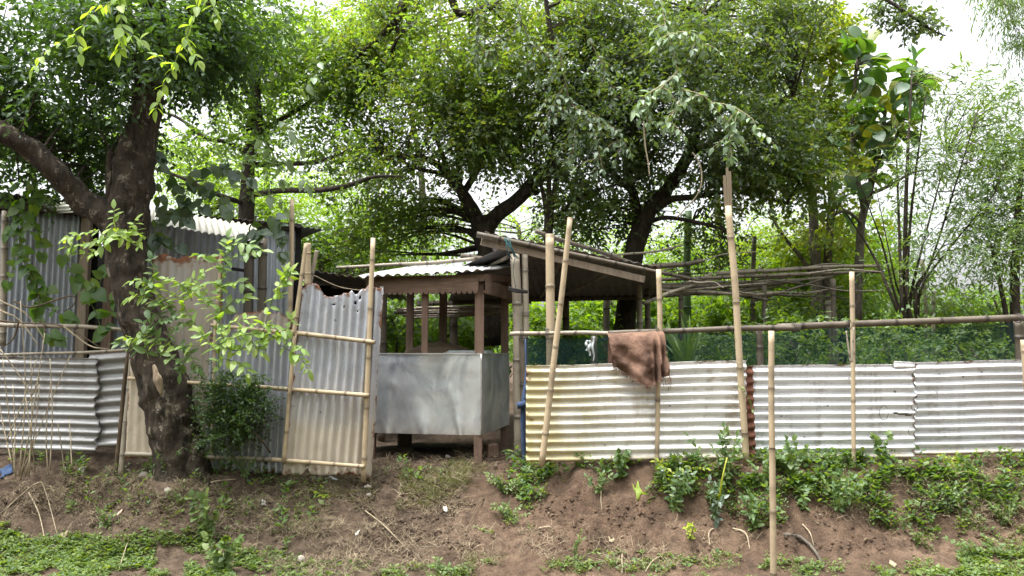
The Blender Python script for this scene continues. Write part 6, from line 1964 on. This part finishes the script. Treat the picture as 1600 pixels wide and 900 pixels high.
def scrap(label, px, py, w, h, mat, name, cat, seed, th=.006):
    rng = np.random.default_rng(seed)
    b = G(px, py)
    n = 7
    u, v = np.meshgrid(np.linspace(-.5, .5, n), np.linspace(-.5, .5, n))
    a = rng.uniform(0, 3)
    X, Yy = u * px2m(w * .7, b[1]), v * px2m(h * .7, b[1]) * 2.0
    edge_ = 1 + .25 * fbm(np.stack((u * 4 + seed, v * 4, u * 0), -1), 2)
    X, Yy = X * edge_, Yy * edge_
    x = b[0] + X * math.cos(a * .3) - Yy * math.sin(a * .3)
    y = b[1] + X * math.sin(a * .3) + Yy * math.cos(a * .3)
    z = H(x, y) + .008 + .014 * (1 + fbm(np.stack((u * 5, v * 5, u * 0 + seed), -1), 2)) * .6
    o = Geo().add(np.stack((x, y, z), -1), grid_faces(n, n)).build(name, M[mat])
    md = o.modifiers.new('body', 'SOLIDIFY')
    md.thickness = th
    o['label'], o['category'] = label, cat
    return o


def stone(label, px, py, w, seed, mat='stone'):
    rng = np.random.default_rng(seed)
    b = G(px, py)
    r = px2m(w, b[1]) / 2
    n, m = 12, 8
    th, ph = np.meshgrid(np.linspace(0, 2 * np.pi, n, endpoint=False), np.linspace(.02, np.pi - .02, m))
    q = np.stack((np.cos(th) * np.sin(ph), np.sin(th) * np.sin(ph), np.cos(ph) * .7), -1)
    q = q * (1 + .22 * fbm(q * 1.6 + seed, 3))[..., None] * r + b + np.array((0, 0, r * .25))
    i, j = np.meshgrid(np.arange(m - 1), np.arange(n), indexing='ij')
    f = np.stack((i * n + j, i * n + (j + 1) % n, (i + 1) * n + (j + 1) % n, (i + 1) * n + j), -1).reshape(-1, 4)
    o = Geo().add(q, f).build('stone', M[mat])
    o['label'], o['category'] = label, 'stone'
    return o


for k, a in enumerate((('white paper scrap on the soil below the left sheet fence', 128, 736, 11, 5, 'litter', 'paper_scrap', 'litter'), ('blue-green plastic sheet crumpled at the left edge', 10, 738, 24, 10, 'cloth_blue', 'plastic_sheet', 'litter'),
                       ('curled pale dry leaf on the ground cover at the left', 100, 838, 16, 8, 'dry', 'dry_leaf', 'leaf'), ('pale husk leaning at the tree roots', 208, 748, 14, 6, 'dry', 'husk', 'husk'), ('small white scrap on the slope left of the gate', 412, 790, 9, 5, 'litter', 'paper_scrap', 'litter'), ('tiny white scrap in the dry grass mid slope', 558, 837, 8, 3, 'litter', 'paper_scrap', 'litter'),
                       ('grey crumpled plastic under the bottom of the gate', 520, 750, 22, 5, 'cloth_white', 'plastic_scrap', 'litter'), 
                       ('pale scrap on the path beside the bright weeds', 696, 798, 8, 5, 'litter', 'paper_scrap', 'litter'), ('yellow fallen leaf on the bank under the small leafy clump', 997, 772, 12, 8, 'lf_limeweed', 'fallen_leaf', 'leaf'), ('pale dry leaf near the road below the third sheet', 1395, 885, 10, 6, 'dry', 'dry_leaf', 'leaf'),
                       ('brown dry leaf on the soil under the rusty strip', 955, 848, 10, 4, 'dry', 'dry_leaf', 'leaf'), ('orange fallen leaf on the toothed weeds', 187, 803, 12, 4, 'tan_sheet', 'fallen_leaf', 'leaf'), ('dry leaf curled beside the heart leaved weed', 374, 866, 12, 9, 'dry', 'dry_leaf', 'leaf'))):
    scrap(*a, seed=700 + k)
for k, a in enumerate((('rounded stone at the tree roots beside the husk', 225, 744, 16), ('small stone half buried on the slope below the roots', 262, 768, 12), ('grey stone below the foot of the gate upright', 574, 762, 10), ('pale stone lower in the rut below the gate upright', 576, 774, 8), ('block-like stone at the bottom of the slope', 470, 875, 14), ('brown stone at the tree roots by the paired posts', 200, 737, 9), ('stone lying in the yard near the cart leg', 700, 715, 9))):
    stone(*a, seed=800 + k)
